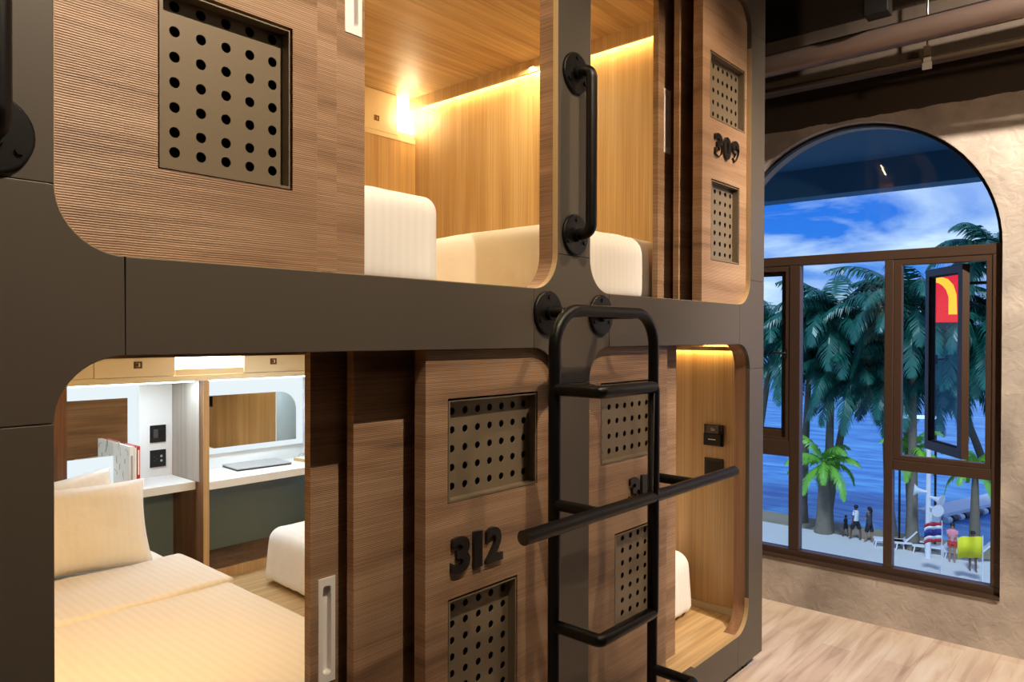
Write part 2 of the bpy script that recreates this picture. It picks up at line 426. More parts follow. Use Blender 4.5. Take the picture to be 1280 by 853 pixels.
# ---- ceiling services by the window
wbox(MB(), -4.9, 4.5, 3.325, 3.62, -.36, -.20).build('ceiling_beam', 'beam_concrete'); struct(bpy.data.objects['ceiling_beam'])
c = thing('conduit_duct', 'thick satin grey pipe running along the top of the window wall', 'pipe')
MB().tube([WP(-4.4, 3.437, -.55), WP(4.4, 3.365, -.55)], .061, 32).build('pipe', 'conduit_metal', c)
MB().tube([WP(-4.4, 3.492, -.578), WP(4.4, 3.420, -.578)], .006, 10).build('seam', 'window_seal', c)
for s_ in (-2.4, 1.6):
    MB().tube([WP(s_, 3.47-.008*s_, -.55), WP(s_, 4.35, -.55)], .006, 8).build('hanger_rod', 'clamp_zinc', c)
c2 = thing('thin_pipe', 'thin dark pipe slung below the thick pipe over the arch', 'pipe')
zp = lambda s_: 3.287+.0165*s_
MB().tube([WP(-4.4, zp(-4.4), -.45), WP(4.4, zp(4.4), -.45)], .0155, 16).build('pipe', 'thin_pipe', c2)
MB().tube([WP(-.56, zp(-.56), -.45), WP(-.585, zp(-.585), -.45)], .0195, 16).build('coupling', 'thin_pipe', c2)
MB().tube([WP(1.4, zp(1.4)+.014, -.45), WP(1.4, 4.349, -.45)], .005, 8).build('hanger_rod', 'clamp_zinc', c2)
k = thing('pipe_clamp', 'shiny zinc clamp hanging on a rod around the thin pipe', 'clamp')
MB().tube([WP(-.815, zp(-.815)+.055, -.45), WP(-.815, 4.35, -.45)], .006, 8).build('rod', 'clamp_zinc', k)
m = MB().tube([WP(-.80, zp(-.8), -.45), WP(-.835, zp(-.83), -.45)], .021, 20)
m.build('band', 'clamp_zinc', k)
wbox(MB(), -.84, -.795, zp(-.8)-.055, zp(-.8)-.018, -.475, -.468).build('lower_tab', 'clamp_zinc', k)
wbox(MB(), -.83, -.80, zp(-.8)+.021, zp(-.8)+.075, -.465, -.435).build('saddle', 'clamp_zinc', k)
k = thing('speaker_box', 'black box hanging from the dark ceiling above the pipes', 'speaker')
m = MB(); wbox(m, -.68, -.56, 3.49, 3.80, -.72, -.62); bevel(m.build('cabinet', 'window_seal', k), .006)
MB().tube([WP(-.62, 3.79, -.67), WP(-.62, 4.35, -.67)], .01, 8).build('hanger_rod', 'black_steel', k)
m = MB(); m.box(-.09, .09, -1.4, 1.0, 3.85, 4.0, Matrix.Translation((4.15, .2, 0)) @ Matrix.Rotation(R(20), 4, 'Z'))
tag(bevel(m.build('air_duct', 'beam_concrete'), .01), 'dull square duct crossing the dark ceiling by the pods', 'duct')
m = MB()
for yy in (-3.6, -2.2, -.8): m.box(-3.9, 4.4, yy-.09, yy+.09, 4.15, 4.35)
struct(m.build('ceiling_joist', 'ceiling_paint'))

# ------------------------------------------------------------------ pod frame (front cladding)
XL, XA, XB, XC, XD, XR = .267, .467, 2.052, 2.250, 3.700, 3.877   # post | opening | post | opening | post
ZB, ZS, Z1, Z2, ZT, ZU = .064, .235, 1.745, 1.950, 3.520, 3.72
r = .130; G = .0012
pf = thing('pod_frame', 'dark grey framework of the two storey sleeping pods with rounded openings', 'bed pod frame')
def clad(name, pts): return bevel(MB().prism(pts, [], XZ, 0, .022).build(name, 'frame_grey', pf), .0015, 2, 50)
def flare_piece(x0, x1, up=True, down=True, left=True, right=True, zlo=Z1, zhi=Z2):
    """cladding where a post crosses a beam, with its concave corners"""
    P = []
    if right:
        if down: P += [(x1, zlo-r+G)]+arc(x1+r, zlo-r, r, 180, 90)[1:]
        P += [(x1+r-G, zlo)] if not down else []
        P += [(x1+r-G, zhi)]
        if up: P += arc(x1+r, zhi+r, r, 270, 180)[1:]
    else:
        P += [(x1, zlo-(r if down else 0)), (x1, zhi+(r if up else 0))]
    if left:
        if up: P += [(x0, zhi+r)]+arc(x0-r, zhi+r, r, 0, -90)[1:]
        P += [(x0-r+G, zhi)] if not up else []
        P += [(x0-r+G, zlo)]
        if down: P += arc(x0-r, zlo-r, r, 90, 0)[1:]
    else:
        P += [(x0, zhi+(r if up else 0)), (x0, zlo-(r if down else 0))]
    Q = []
    for p in P:
        if not Q or (abs(p[0]-Q[-1][0])+abs(p[1]-Q[-1][1])) > 1e-4: Q.append(p)
    clad('corner_panel', Q)
posts = [(XL, XA, False, True), (XB, XC, True, True), (XD, XR, True, False)]
for x0, x1, lf, rt in posts:
    flare_piece(x0, x1, True, True, lf, rt)                              # mid beam
    flare_piece(x0, x1, True, False, lf, rt, ZB, ZS)                     # bottom rail
    flare_piece(x0, x1, False, True, lf, rt, ZT, ZU)                     # head
    clad('post', rect(x0, x1, ZS+r+G, Z1-r-G)); clad('post', rect(x0, x1, Z2+r+G, ZT-r-G))
for x0, x1 in ((XA, XB), (XC, XD)):
    for z0, z1 in ((ZB, ZS), (Z1, Z2), (ZT, ZU)): clad('beam', rect(x0+r+G, x1-r-G, z0, z1))
# structural core behind the cladding
m = MB()
for x0, x1 in ((XL+.01, XA-.018), (XB+.018, XC-.018), (XD+.018, XR-.002)):
    m.box(x0, x1, .0225, .085, ZB+.005, ZU-.005)
m.build('post_core', 'frame_core', pf)
m = MB()
m.box(XL+.01, XR-.004, .0225, .30, ZB+.01, ZS-.018); m.box(XL+.01, XR-.004, .0225, .30, Z1+.012, Z2-.012)
m.box(XL+.01, XR-.004, .0225, .30, ZT+.012, ZU-.01)
m.build('beam_core', 'frame_core', pf)
bevel(box_obj('end_panel', 'frame_grey', (XR-.012, XR, .0225, 3.5, ZB, ZU), pf), .001)
m = MB().box(.30, 3.78, .07, 3.4, .0, .0635).box(3.74, 3.80, .045, .0695, 0, .0635)
m.build('plinth', 'frame_core', pf)
# timber lining of the openings (follows the rounded corners)
def lining(name, pts, side, y0=.0225, y1=.085, t=.014, mat='walnut_upright'):
    L = [Vector((p[0], p[1])) for p in pts]; M = []
    for i, p in enumerate(L):
        d = (L[min(i+1, len(L)-1)]-L[max(i-1, 0)]).normalized()
        M.append(p+Vector((-d.y, d.x))*t*side)
    return MB().prism([tuple(p) for p in L]+[tuple(p) for p in reversed(M)], [], XZ, y0, y1).build(name, mat, pf)
lining('lining', [(1.10, Z2)]+arc(XB-r, Z2+r, r, 270, 360)+[(XB, ZT-r)]+arc(XB-r, ZT-r, r, 0, 90)[1:]+[(1.10, ZT)], -1)
lining('lining', [(3.18, ZT)]+arc(XC+r, ZT-r, r, 90, 180)+[(XC, Z2+r)]+arc(XC+r, Z2+r, r, 180, 270)[1:]+[(3.18, Z2)], -1)
lining('lining', [(2.90, ZS)]+arc(XD-r, ZS+r, r, 270, 360)+[(XD, Z1-r)]+arc(XD-r, Z1-r, r, 0, 90)[1:]+[(2.90, Z1)], -1, mat='walnut_inner')
lining('lining', [(1.43, Z1)]+arc(XA+r, Z1-r, r, 90, 180)+[(XA, ZS+r)]+arc(XA+r, ZS+r, r, 180, 270)[1:]+[(1.43, ZS)], -1, mat='frame_core')
# thin pale edging on the opening rims
def rim(pts, side): return lining('rim_trim', pts, side, .0005, .0222, .0018, 'rim_edge')
o = rim([(1.10, Z2)]+arc(XB-r, Z2+r, r, 270, 360)+[(XB, ZT-r)], 1)
o = rim([(3.18, Z2)]+list(reversed(arc(XC+r, Z2+r, r, 180, 270)))[0:]+[(XC, 3.3)], -1)
o = rim([(3.10, ZS)]+arc(XD-r, ZS+r, r, 270, 360)+[(XD, .40)], 1)

rim([(XA, 3.3), (XA, Z2+r)]+arc(XA+r, Z2+r, r, 180, 270)[1:]+[(1.07, Z2)], 1)
rim([(3.20, Z2)]+arc(XD-r, Z2+r, r, 270, 360)+[(XD, 3.3)], 1)
# ------------------------------------------------------------------ fixed panels with vents and numbers
def digits(txt, x, z, h, parent, y=.023):
    cx = x
    for ch in txt:
        cu = bpy.data.curves.new('number', 'FONT'); cu.body = ch; cu.size = h*1.38; cu.extrude = .005; cu.offset = .0055; cu.bevel_depth = .0008
        t = bpy.data.objects.new('tmp', cu); COL.objects.link(t)
        bpy.context.view_layer.update()
        me = bpy.data.meshes.new_from_object(t.evaluated_get(bpy.context.evaluated_depsgraph_get()))
        bpy.data.objects.remove(t)
        xs = [v.co.x for v in me.vertices]; ys = [v.co.y for v in me.vertices]
        w_ = max(xs)-min(xs); k_ = h/(max(ys)-min(ys)); kx = h*{'1': .33}.get(ch, .69)/w_
        wd = w_*kx
        for v in me.vertices:
            v.co = Vector((cx+(v.co.x-min(xs))*kx, y-.0065+v.co.z*-1*1.0, z+(v.co.y-min(ys))*k_))
        me.name = 'digit'; link('digit', me, 'digit_black', parent)
        cx += wd+.018
def vent(px, pz, pw, ph, cols, rows, parent, y=.023, odd=None):
    """perforated sheet sunk into the panel; px, pz = lower left corner of the opening"""
    v = bpy.data.objects.new('vent_grille', None); COL.objects.link(v); v.parent = parent; v.location = (0, 0, 0)
    b = .014
    m = MB().prism(rect(px+.003, px+pw-.007, pz+.003, pz+ph-.007), [rect(px+.0105, px+pw-.0105, pz+.0095, pz+ph-.0105)], XZ, y+.001, y+.036)
    m.prism(rect(px+.0002, px+pw-.0002, pz+.0002, pz+ph-.0002), [rect(px+.0025, px+pw-.0025, pz+.0025, pz+ph-.0025)], XZ, y+.016, y+.045)
    m.prism(rect(px+.0025, px+pw-.0025, pz+.0025, pz+ph-.0025), [rect(px+.0105, px+pw-.0105, pz+.0095, pz+ph-.0105)], XZ, y+.036, y+.042)
    m.build('vent_rim', 'bronze_sheet', v)
    mx, mz = .028, .030
    xs = [px+b+.036+(pw-2*b-.058)*i/(cols-1) for i in range(cols)]
    if odd: zs = [pz+b+q for q in odd]
    else: zs = [pz+b+mz+(ph-2*b-2*mz)*j/(rows-1) for j in range(rows)]
    hs = [circ(X, Z, .0122, 14) for X in xs for Z in zs]
    MB().prism(rect(px+.0106, px+pw-.0106, pz+.0096, pz+ph-.0106), hs, XZ, y+.034, y+.037, smooth_holes=True).build('perforated_sheet', 'bronze_sheet', v)
    MB().box(px-.004, px+pw+.004, y+.0515, y+.056, pz-.004, pz+ph+.004).build('vent_backing', 'vent_dark', v)
def fixed_panel(label, x0, x1, z0, z1, vents, num, mat='walnut_board'):
    t = thing('number_panel', label, 'wooden panel', ((x0+x1)/2, .05, z0))
    o = MB().prism(rect(x0, x1, z0, z1), [rect(v[0], v[0]+v[2], v[1], v[1]+v[3]) for v in vents], XZ, .0232, .073).build('board', mat)
    o.parent = t; o.matrix_parent_inverse = t.matrix_world.inverted(); bevel(o, .0012)
    h_ = bpy.data.objects
    class _P: pass
    for v in vents:
        before = set(h_.keys()); vent(*v[:6], t, odd=v[6] if len(v) > 6 else None)
    for o in list(t.children):
        if o.name.startswith('vent_grille'): o.matrix_parent_inverse = t.matrix_world.inverted()
    if num:
        digits(num[0], num[1], num[2], num[3], t)
    return t
odd = [.035, .080, .136, .192, .249, .306, .362]
fixed_panel('upper left wooden pod panel beside the nearest open bunk, one vent in view', XA+.001, 1.074, Z2+.001, ZT-.001,
            [(.674, 2.150, .328, .405, 5, 7, odd), (.674, 2.88, .395, .325, 7, 5)], None)
fixed_panel('lower left wooden panel numbered 312 with two perforated vents', 1.447, XB-.001, ZS+.001, Z1-.001,
            [(1.538, 1.268, .432, .325, 7, 5), (1.540, .568, .325, .404, 5, 7)], ('312', 1.546, 1.048, .115))
fixed_panel('lower panel numbered 31 and partly hidden behind the ladder', XC+.001, 2.875, ZS+.001, Z1-.001,
            [(2.360, 1.276, .432, .325, 7, 5), (2.461, .588, .325, .400, 5, 7)], ('311', 2.557, 1.088, .112))
fixed_panel('upper right wooden panel numbered 309 with two perforated vents', 3.198, XD-.001, Z2+.001, ZT-.001,
            [(3.277, 2.850, .395, .325, 7, 5), (3.292, 2.157, .320, .398, 5, 7)], ('309', 3.314, 2.672, .112))

# sliding leaves
def leaf(label, x0, x1, z0, z1, y, t=.028, handle=None, mat='walnut_board', group=None):
    o_ = thing('sliding_door', label, 'sliding door', ((x0+x1)/2, y+t/2, z0), group)
    holes = []
    if handle:
        hx, hz, hw, hh = handle; holes = [rect(hx+.008, hx+hw-.008, hz+.008, hz+hh-.008)]
    b = MB().prism(rect(x0, x1, z0, z1), holes, XZ, y, y+t).build('door_board', mat, o_); bevel(b, .0012)
    if handle:
        q = bpy.data.objects.new('flush_handle', None); COL.objects.link(q); q.parent = o_; q.matrix_parent_inverse = o_.matrix_world.inverted()
        i = .015
        rr = .009
        def rrect(x0, x1, z0, z1): return arc(x1-rr, z1-rr, rr, 0, 90, 5)+arc(x0+rr, z1-rr, rr, 90, 180, 5)+arc(x0+rr, z0+rr, rr, 180, 270, 5)+arc(x1-rr, z0+rr, rr, 270, 360, 5)
        m = MB().prism(rect(hx, hx+hw, hz, hz+hh), [rrect(hx+i, hx+hw-i, hz+i+.01, hz+hh-i-.01)], XZ, y-.003, y+.0002)
        pl = m.build('handle_plate', 'handle_silver'); pl.parent = q; bevel(pl, .001)
        m = MB().prism(rrect(hx+i-.001, hx+hw-i+.001, hz+i+.009, hz+hh-i-.009), [rrect(hx+i+.0008, hx+hw-i-.0008, hz+i+.012, hz+hh-i-.012)], XZ, y, y+.018)
        m.box(hx+i-.002, hx+hw-i+.002, y+.018, y+.019, hz+i+.008, hz+hh-i-.008)
        cup = m.build('handle_cup', 'handle_silver'); cup.parent = q
    return o_
leaf('upper left sliding door leaf with the silver flush handle', .60, 1.372, Z2+.001, ZT-.001, .22, .028, (1.298, 2.695, .062, .31))
leaf('upper left middle sliding leaf, showing only as a narrow strip', .50, 1.215, Z2+.001, ZT-.001, .14)
leaf('lower left sliding door with long silver handle, next to the bed', 1.181, 2.00, ZS+.001, Z1-.001, .22, .03, (1.207, .765, .058, .31))
leaf('lower left middle sliding leaf beside panel 312', 1.273, 2.04, ZS+.001, Z1-.001, .14, .032)
leaf('upper right sliding door with narrow silver handle, beside the lit wall', 3.125, 3.69, Z2+.001, ZT-.001, .22, .03, (3.176, 2.692, .066, .315))
leaf('upper right middle sliding leaf, left of panel 309', 3.186, 3.692, Z2+.001, ZT-.001, .14, .03)
leaf('lower right sliding leaf just behind the panel by the ladder', 2.26, 3.17, ZS+.001, Z1-.001, .14, .03)

# ------------------------------------------------------------------ inside of the pods
BX = 3.824; YB = 2.82
def st(name, mat, b): return struct(box_obj(name, mat, b))
st('wall_upper_right', 'oak_upright', (BX, BX+.03, .30, YB+.02, Z2, 3.72))
st('wall_upper_back', 'oak_upright', (.42, BX, YB, YB+.02, Z2, 3.30))
st('wall_upper_left', 'oak_upright', (.42, .45, .30, YB, Z2, 3.72))
st('ceiling_upper', 'oak_lengthways', (.45, BX, .31, YB+.45, 3.645, 3.665))
st('floor_upper', 'oak_lengthways', (.45, BX, .31, YB, Z2-.03, Z2))
st('trim_1', 'oak_upright', (BX-.062, BX-.044, .32, YB-.001, 3.560, 3.6445))          # LED fascia, upper
st('trim_2', 'oak_upright', (.497, .515, .32, YB-.001, 3.560, 3.6445))
st('wall_lower_right', 'oak_upright', (BX, BX+.03, .0855, 3.30, ZS, Z1-.001))
st('wall_lower_left', 'oak_upright', (.42, .45, .30, 3.30, ZS, Z1-.001))
st('ceiling_lower', 'oak_lengthways', (.45, BX, .31, 3.32, Z1-.016, Z1-.001))
st('floor_lower', 'oak_lengthways', (.45, BX, .0225+.0001, 3.32, ZS-.016, ZS+.0005))
st('baseboard_lower_right', 'light_trim', (BX-.014, BX-.0005, .09, 3.2, ZS+.001, ZS+.036))
def led(name, mat, b, parent=None): return box_obj(name, mat, b, parent)
def tagled(o, l, g=None): return tag(o, l, 'light strip', g)
tagled(led('led_strip', 'led_warm', (BX-.036, BX-.016, .36, YB-.05, 3.600, 3.610)), 'warm light strip hidden behind the board along the upper right wall')
tagled(led('led_strip', 'led_warm', (.457, .471, .36, YB-.05, 3.600, 3.610)), 'warm light strip along the far left wall of the upper pod')
st('trim_3', 'oak_upright', (BX-.045, BX-.030, .12, 2.80, Z1-.040, Z1-.017))
st('trim_4', 'oak_upright', (.48, .495, .32, 2.80, Z1-.075, Z1-.017))
tagled(led('led_strip', 'led_warm_low', (BX-.024, BX-.008, .14, 2.75, Z1-.036, Z1-.026)), 'warm light strip above the key card holder in the lower right pod')
tagled(led('led_strip', 'led_warm_low', (.456, .472, .36, 2.75, Z1-.036, Z1-.026)), 'warm light strip along the left wall above the yellow pillow')

# overhead cabinets
def cabinet_row(label, xs, x_end, y, z0, z1, zb, lights, latch, depth):
    t = thing('overhead_cabinet', label, 'cabinet', ((xs[0]+x_end)/2, y, z0))
    edges = list(xs)+[x_end]
    m = MB().box(xs[0], x_end, y-.004, y+depth, z0, zb)
    for i in range(len(xs)):
        if i in lights: m.box(edges[i]+.001, edges[i+1]-.001, y+.05, y+depth, zb, z1)
        else: m.box(edges[i]+.001, edges[i+1]-.001, y+.018, y+depth, zb, z1)
    m.build('carcass', 'cream_panel', t)
    for i in range(len(xs)):
        a, b = edges[i]+.002, edges[i+1]-.002
        if i in lights:
            q = MB().box(a, b, y+.004, y+.016, zb+.001, zb+.040).build('light_shelf', 'cream_panel', t); bevel(q, .001)
            MB().box(a+.002, b-.002, y+.022, y+.048, zb+.02, z1-.002).build('glow_panel', 'lightbox_warm', t)
        else:
            q = MB().box(a, b, y-.001, y+.016, zb+.003, z1-.003).build('door', 'cream_panel', t); bevel(q, .0015)
            for lx in latch:
                if a < lx < b:
                    k_ = bpy.data.objects.new('latch', None)
                    zz = zb+(z1-zb)*.30 if z1-zb > .25 else zb+(z1-zb)*.38
                    MB().prism(rect(lx-.023, lx+.023, zz-.02, zz+.02), [rect(lx-.013, lx+.013, zz-.011, zz+.011)], XZ, y-.005, y-.0012).box(lx-.012, lx+.003, y-.004, y-.0012, zz-.010, zz+.010).build('latch', 'brass_latch', q)
    return t
cabinet_row('cream overhead cabinet row across the back of the upper pod', [.46, 1.4, 2.35, 3.05, 3.645], BX-.002, YB-.001, 3.30, 3.643, 3.335, (4,), (3.44, 2.7, 1.9, .9), .40)
cabinet_row('cream overhead cabinet row above the two desks in the lower pod', [.46, 1.00, 1.494, 1.947, 2.39], 3.10, 2.85, 1.50, Z1-.018, 1.535, (3,), (1.73, 2.60, .75), .43)
# third light box fill: closed cabinet to the right
st('wall_upper_service', 'oak_upright', (.45, BX-.001, YB+.42, YB+.44, Z2, 3.64))

# desks, divider, mirrors
NB = 3.29
st('wall_desk_back', 'white_panel', (.46, BX-.001, NB, NB+.02, ZS, 1.73))
st('wall_desk_tint', 'cool_light_tint', (.461, BX-.002, NB-.006, NB-.0005, ZS+.002, .80))  # cool light on the wall under the desks, put in as blue-grey colour
st('wall_niche_left', 'walnut_inner', (.452, 1.36, 2.85, 2.87, ZS+.06, 1.50))
st('wall_niche_right', 'white_panel', (3.10, BX-.001, 2.85, 2.868, ZS+.001, 1.729))
t = thing('desk_divider', 'tall wooden divider standing between the two white desks', 'divider', (2.14, 3.05, ZS+.06))
dv = MB().box(2.121, 2.153, 2.853, NB-.001, ZS+.062, 1.499).build('board', 'walnut_inner', t)
MB().box(2.119, 2.155, 2.845, 2.852, ZS+.062, 1.499).build('edge_strip', 'oak_upright', t)
MB().box(2.117, 2.1205, 2.90, NB-.001, .857, 1.499).build('side_lining', 'grey_wood', t)
pl = MB().box(.46, 3.099, 2.856, NB-.001, ZS+.001, ZS+.059).build('floor_step', 'walnut_inner'); tag(pl, 'low dark wooden step under the desks at the back', 'step')
lab(MB().box(.46, 3.099, 2.838, 2.855, ZS+.001, ZS+.061).build('nosing', 'oak_upright', pl), 'pale wooden nosing')
d1 = MB().box(1.362, 2.116, 2.947, NB-.001, .805, .856).build('wall_desk', 'desk_white'); bevel(d1, .002)
tag(d1, 'white desk top behind the pillow with books on it', 'desk')
d2 = MB().box(2.156, 3.099, 2.862, NB-.001, .805, .856).build('wall_desk', 'desk_white'); bevel(d2, .002)
tag(d2, 'white desk top right of the divider with a closed laptop on it', 'desk')
# luminous panels with mirrors; the right panel is plain wall made to glow
def mirror_glow(label, x0, x1, z0, z1, mx0, mx1, mz0, mz1, rad, tl, tr):
    t = thing('lit_mirror', label, 'mirror', ((x0+x1)/2, NB-.02, z0))
    MB().box(x0, x1, NB-.020, NB-.001, z0, z1).build('glow_panel', 'glow_cool', t)
    P = [(mx0, mz0), (mx1, mz0)]
    P += arc(mx1-rad, mz1-rad, rad, 0, 90, 10) if tr else [(mx1, mz1)]
    P += arc(mx0+rad, mz1-rad, rad, 90, 180, 10) if tl else [(mx0, mz1)]
    MB().prism(P, [], XZ, NB-.030, NB-.0205).build('mirror_glass', 'mirror', t)
    return t
mirror_glow('backlit square mirror over the desk behind the pillow', 1.365, 1.90, .858, 1.495, 1.366, 1.827, 1.03, 1.385, .0, False, False)
mirror_glow('mirror with rounded upper corner on wall made to glow over the right desk', 2.158, 3.095, .96, 1.495, 2.20, 3.03, 1.00, 1.365, .14, False, True)
tagled(led('led_strip', 'led_cool', (1.40, 2.10, 2.93, 2.95, 1.488, 1.498)), 'cool white light strip under the cabinet above the book desk')
tagled(led('led_strip', 'led_cool', (2.18, 3.07, 2.93, 2.95, 1.488, 1.498)), 'cool white light strip under the cabinet above the laptop desk')

def socket(label, x, z, w_=.082, h_=.082, kind=0):
    t = thing('wall_socket' if kind == 0 else 'light_switch', label, 'wall socket' if kind == 0 else 'switch', (x, NB-.008, z))
    bevel(MB().box(x-w_/2, x+w_/2, NB-.009, NB-.0002, z-h_/2, z+h_/2).build('plate', 'socket_black', t), .0015)
    if kind == 0:
        m = MB()
        for dx, dz in ((-.016, .012), (-.016, -.014), (.0, -.001)): m.prism(circ(x+dx-.008, z+dz, .004, 10), [], XZ, NB-.0105, NB-.009)
        m.build('pin_hole', 'socket_grey', t)
        m = MB().prism(circ(x+.02, z+.014, .008, 12), [], XZ, NB-.0108, NB-.009).prism(circ(x+.02, z-.016, .008, 12), [], XZ, NB-.0108, NB-.009); m.build('usb_port', 'laptop_silver', t)
    else:
        bevel(MB().box(x-.03, x-.002, NB-.0125, NB-.009, z-.028, z+.030).build('rocker', 'socket_grey', t), .001)
        bevel(MB().box(x+.001, x+.03, NB-.0125, NB-.009, z-.028, z+.030).build('rocker', 'socket_black', t), .001)
    return t
socket('black light switch on the white wall left of the divider', 2.024, 1.137, .100, .112, 1)
socket('black wall socket below the switch, left of the divider', 2.024, .975, .100, .112, 0)

# books, laptop, notebook
def book(label, x, w_, y0, y1, h, mat, marks=None):
    t = thing('book', label, 'book', (x+w_/2, (y0+y1)/2, .857), 'books standing on the desk')
    c_ = .0025
    m = MB().box(x, x+c_, y0, y1, .857, .857+h).box(x+w_-c_, x+w_, y0, y1, .857, .857+h).box(x, x+w_, y0-.002, y0+c_, .857, .857+h)
    bevel(m.build('cover', mat, t), .001)
    MB().box(x+c_, x+w_-c_, y0+.003, y1-.004, .860, .857+h-.004).build('pages', 'paper_white', t)
    if marks:
        m = MB()
        for z0, z1 in marks[1][:1]: m.box(x+w_*.25, x+w_*.75, y0-.0026, y0-.0018, .857+z0, .857+z1)
        m.build('spine_print', marks[0], t)
    return t
book('large white book with printed cover, leftmost on the desk', 1.742, .024, 3.005, 3.26, .255, 'paper_white', ('book_grey', [(.05, .2)]))
book('white book with a red edge, in the middle of the three', 1.768, .014, 3.005, 3.24, .247, 'paper_white', ('book_red', [(.245, .258), (.01, .02)]))
book('slim red book at the right end of the three', 1.784, .018, 3.005, 3.22, .252, 'book_red', ('paper_white', [(.08, .23), (.03, .05)]))
bk = [o for o in bpy.data.objects if o.name.startswith('book') and o.get('label', '').startswith('large white')][0]
random.seed(3)
for i in range(9):
    y = 3.03+random.random()*.2; z = .90+random.random()*.19
    MB().tube([(1.7408, y, z), (1.7408, y+random.uniform(-.02, .02), z+random.uniform(.01, .035)), (1.7408, y+random.uniform(-.03, .03), z+random.uniform(.02, .05))], .0018, 5).build('cover_mark', 'book_grey', bk)
t = thing('laptop', 'closed silver laptop lying on the right white desk', 'laptop', (2.66, 3.17, .857), rz=R(-4))
def loc(o, t): o.parent = t; o.matrix_parent_inverse = Matrix(); return o
loc(bevel(MB().box(-.20, .20, -.125, .12, 0, .009).build('base', 'laptop_dark'), .003), t)
loc(bevel(MB().box(-.202, .202, -.127, .12, .0095, .018).build('lid', 'laptop_silver'), .003), t)
t = thing('notebook', 'small golden notepad with a clip at the right end of the desk', 'notebook', (3.0, 3.10, .857), rz=R(8))
loc(bevel(MB().box(-.05, .05, -.06, .06, 0, .022).build('pad', 'notebook_gold'), .002), t)
loc(MB().box(-.045, .045, -.055, .055, .0222, .026).build('paper', 'paper_white'), t)
loc(MB().tube([(-.02, .05, .024), (-.02, .02, .05), (.02, .02, .05), (.02, .05, .024)], .003, 8, .008).build('clip', 'laptop_silver'), t)

# key card holder and switch on the wall of the lower right pod
t = thing('key_card_holder', 'black key card holder on the yellow wood wall of the lower right pod', 'key card holder', (BX-.008, .258, 1.17))
bevel(MB().box(BX-.016, BX-.0003, .202, .315, 1.168, 1.288).build('plate', 'socket_black', t), .002)
bevel(MB().box(BX-.030, BX-.0165, .206, .311, 1.172, 1.238).build('pocket', 'black_steel', t), .002)
MB().box(BX-.0225, BX-.0170, .222, .296, 1.2, 1.285).build('card', 'socket_grey', t)
MB().box(BX-.0315, BX-.0300, .238, .282, 1.204, 1.209).build('printed_line', 'paper_white', t)
m = MB()
for dy, dz, l in ((.005, .0, .02), (.008, .010, .014), (-.006, .005, .008)): m.box(BX-.0235, BX-.0226, .255+dy-l/2, .255+dy+l/2, 1.256+dz, 1.259+dz)
m.build('card_emblem', 'paper_white', t)
t = thing('light_switch', 'black switch plate under the key card holder, behind the hand rail', 'switch', (BX-.005, .258, 1.02))
bevel(MB().box(BX-.010, BX-.0003, .202, .315, .985, 1.098).build('plate', 'socket_black', t), .002)
bevel(MB().box(BX-.013, BX-.0102, .215, .302, 1.0, 1.085).build('rocker', 'black_steel', t), .001)

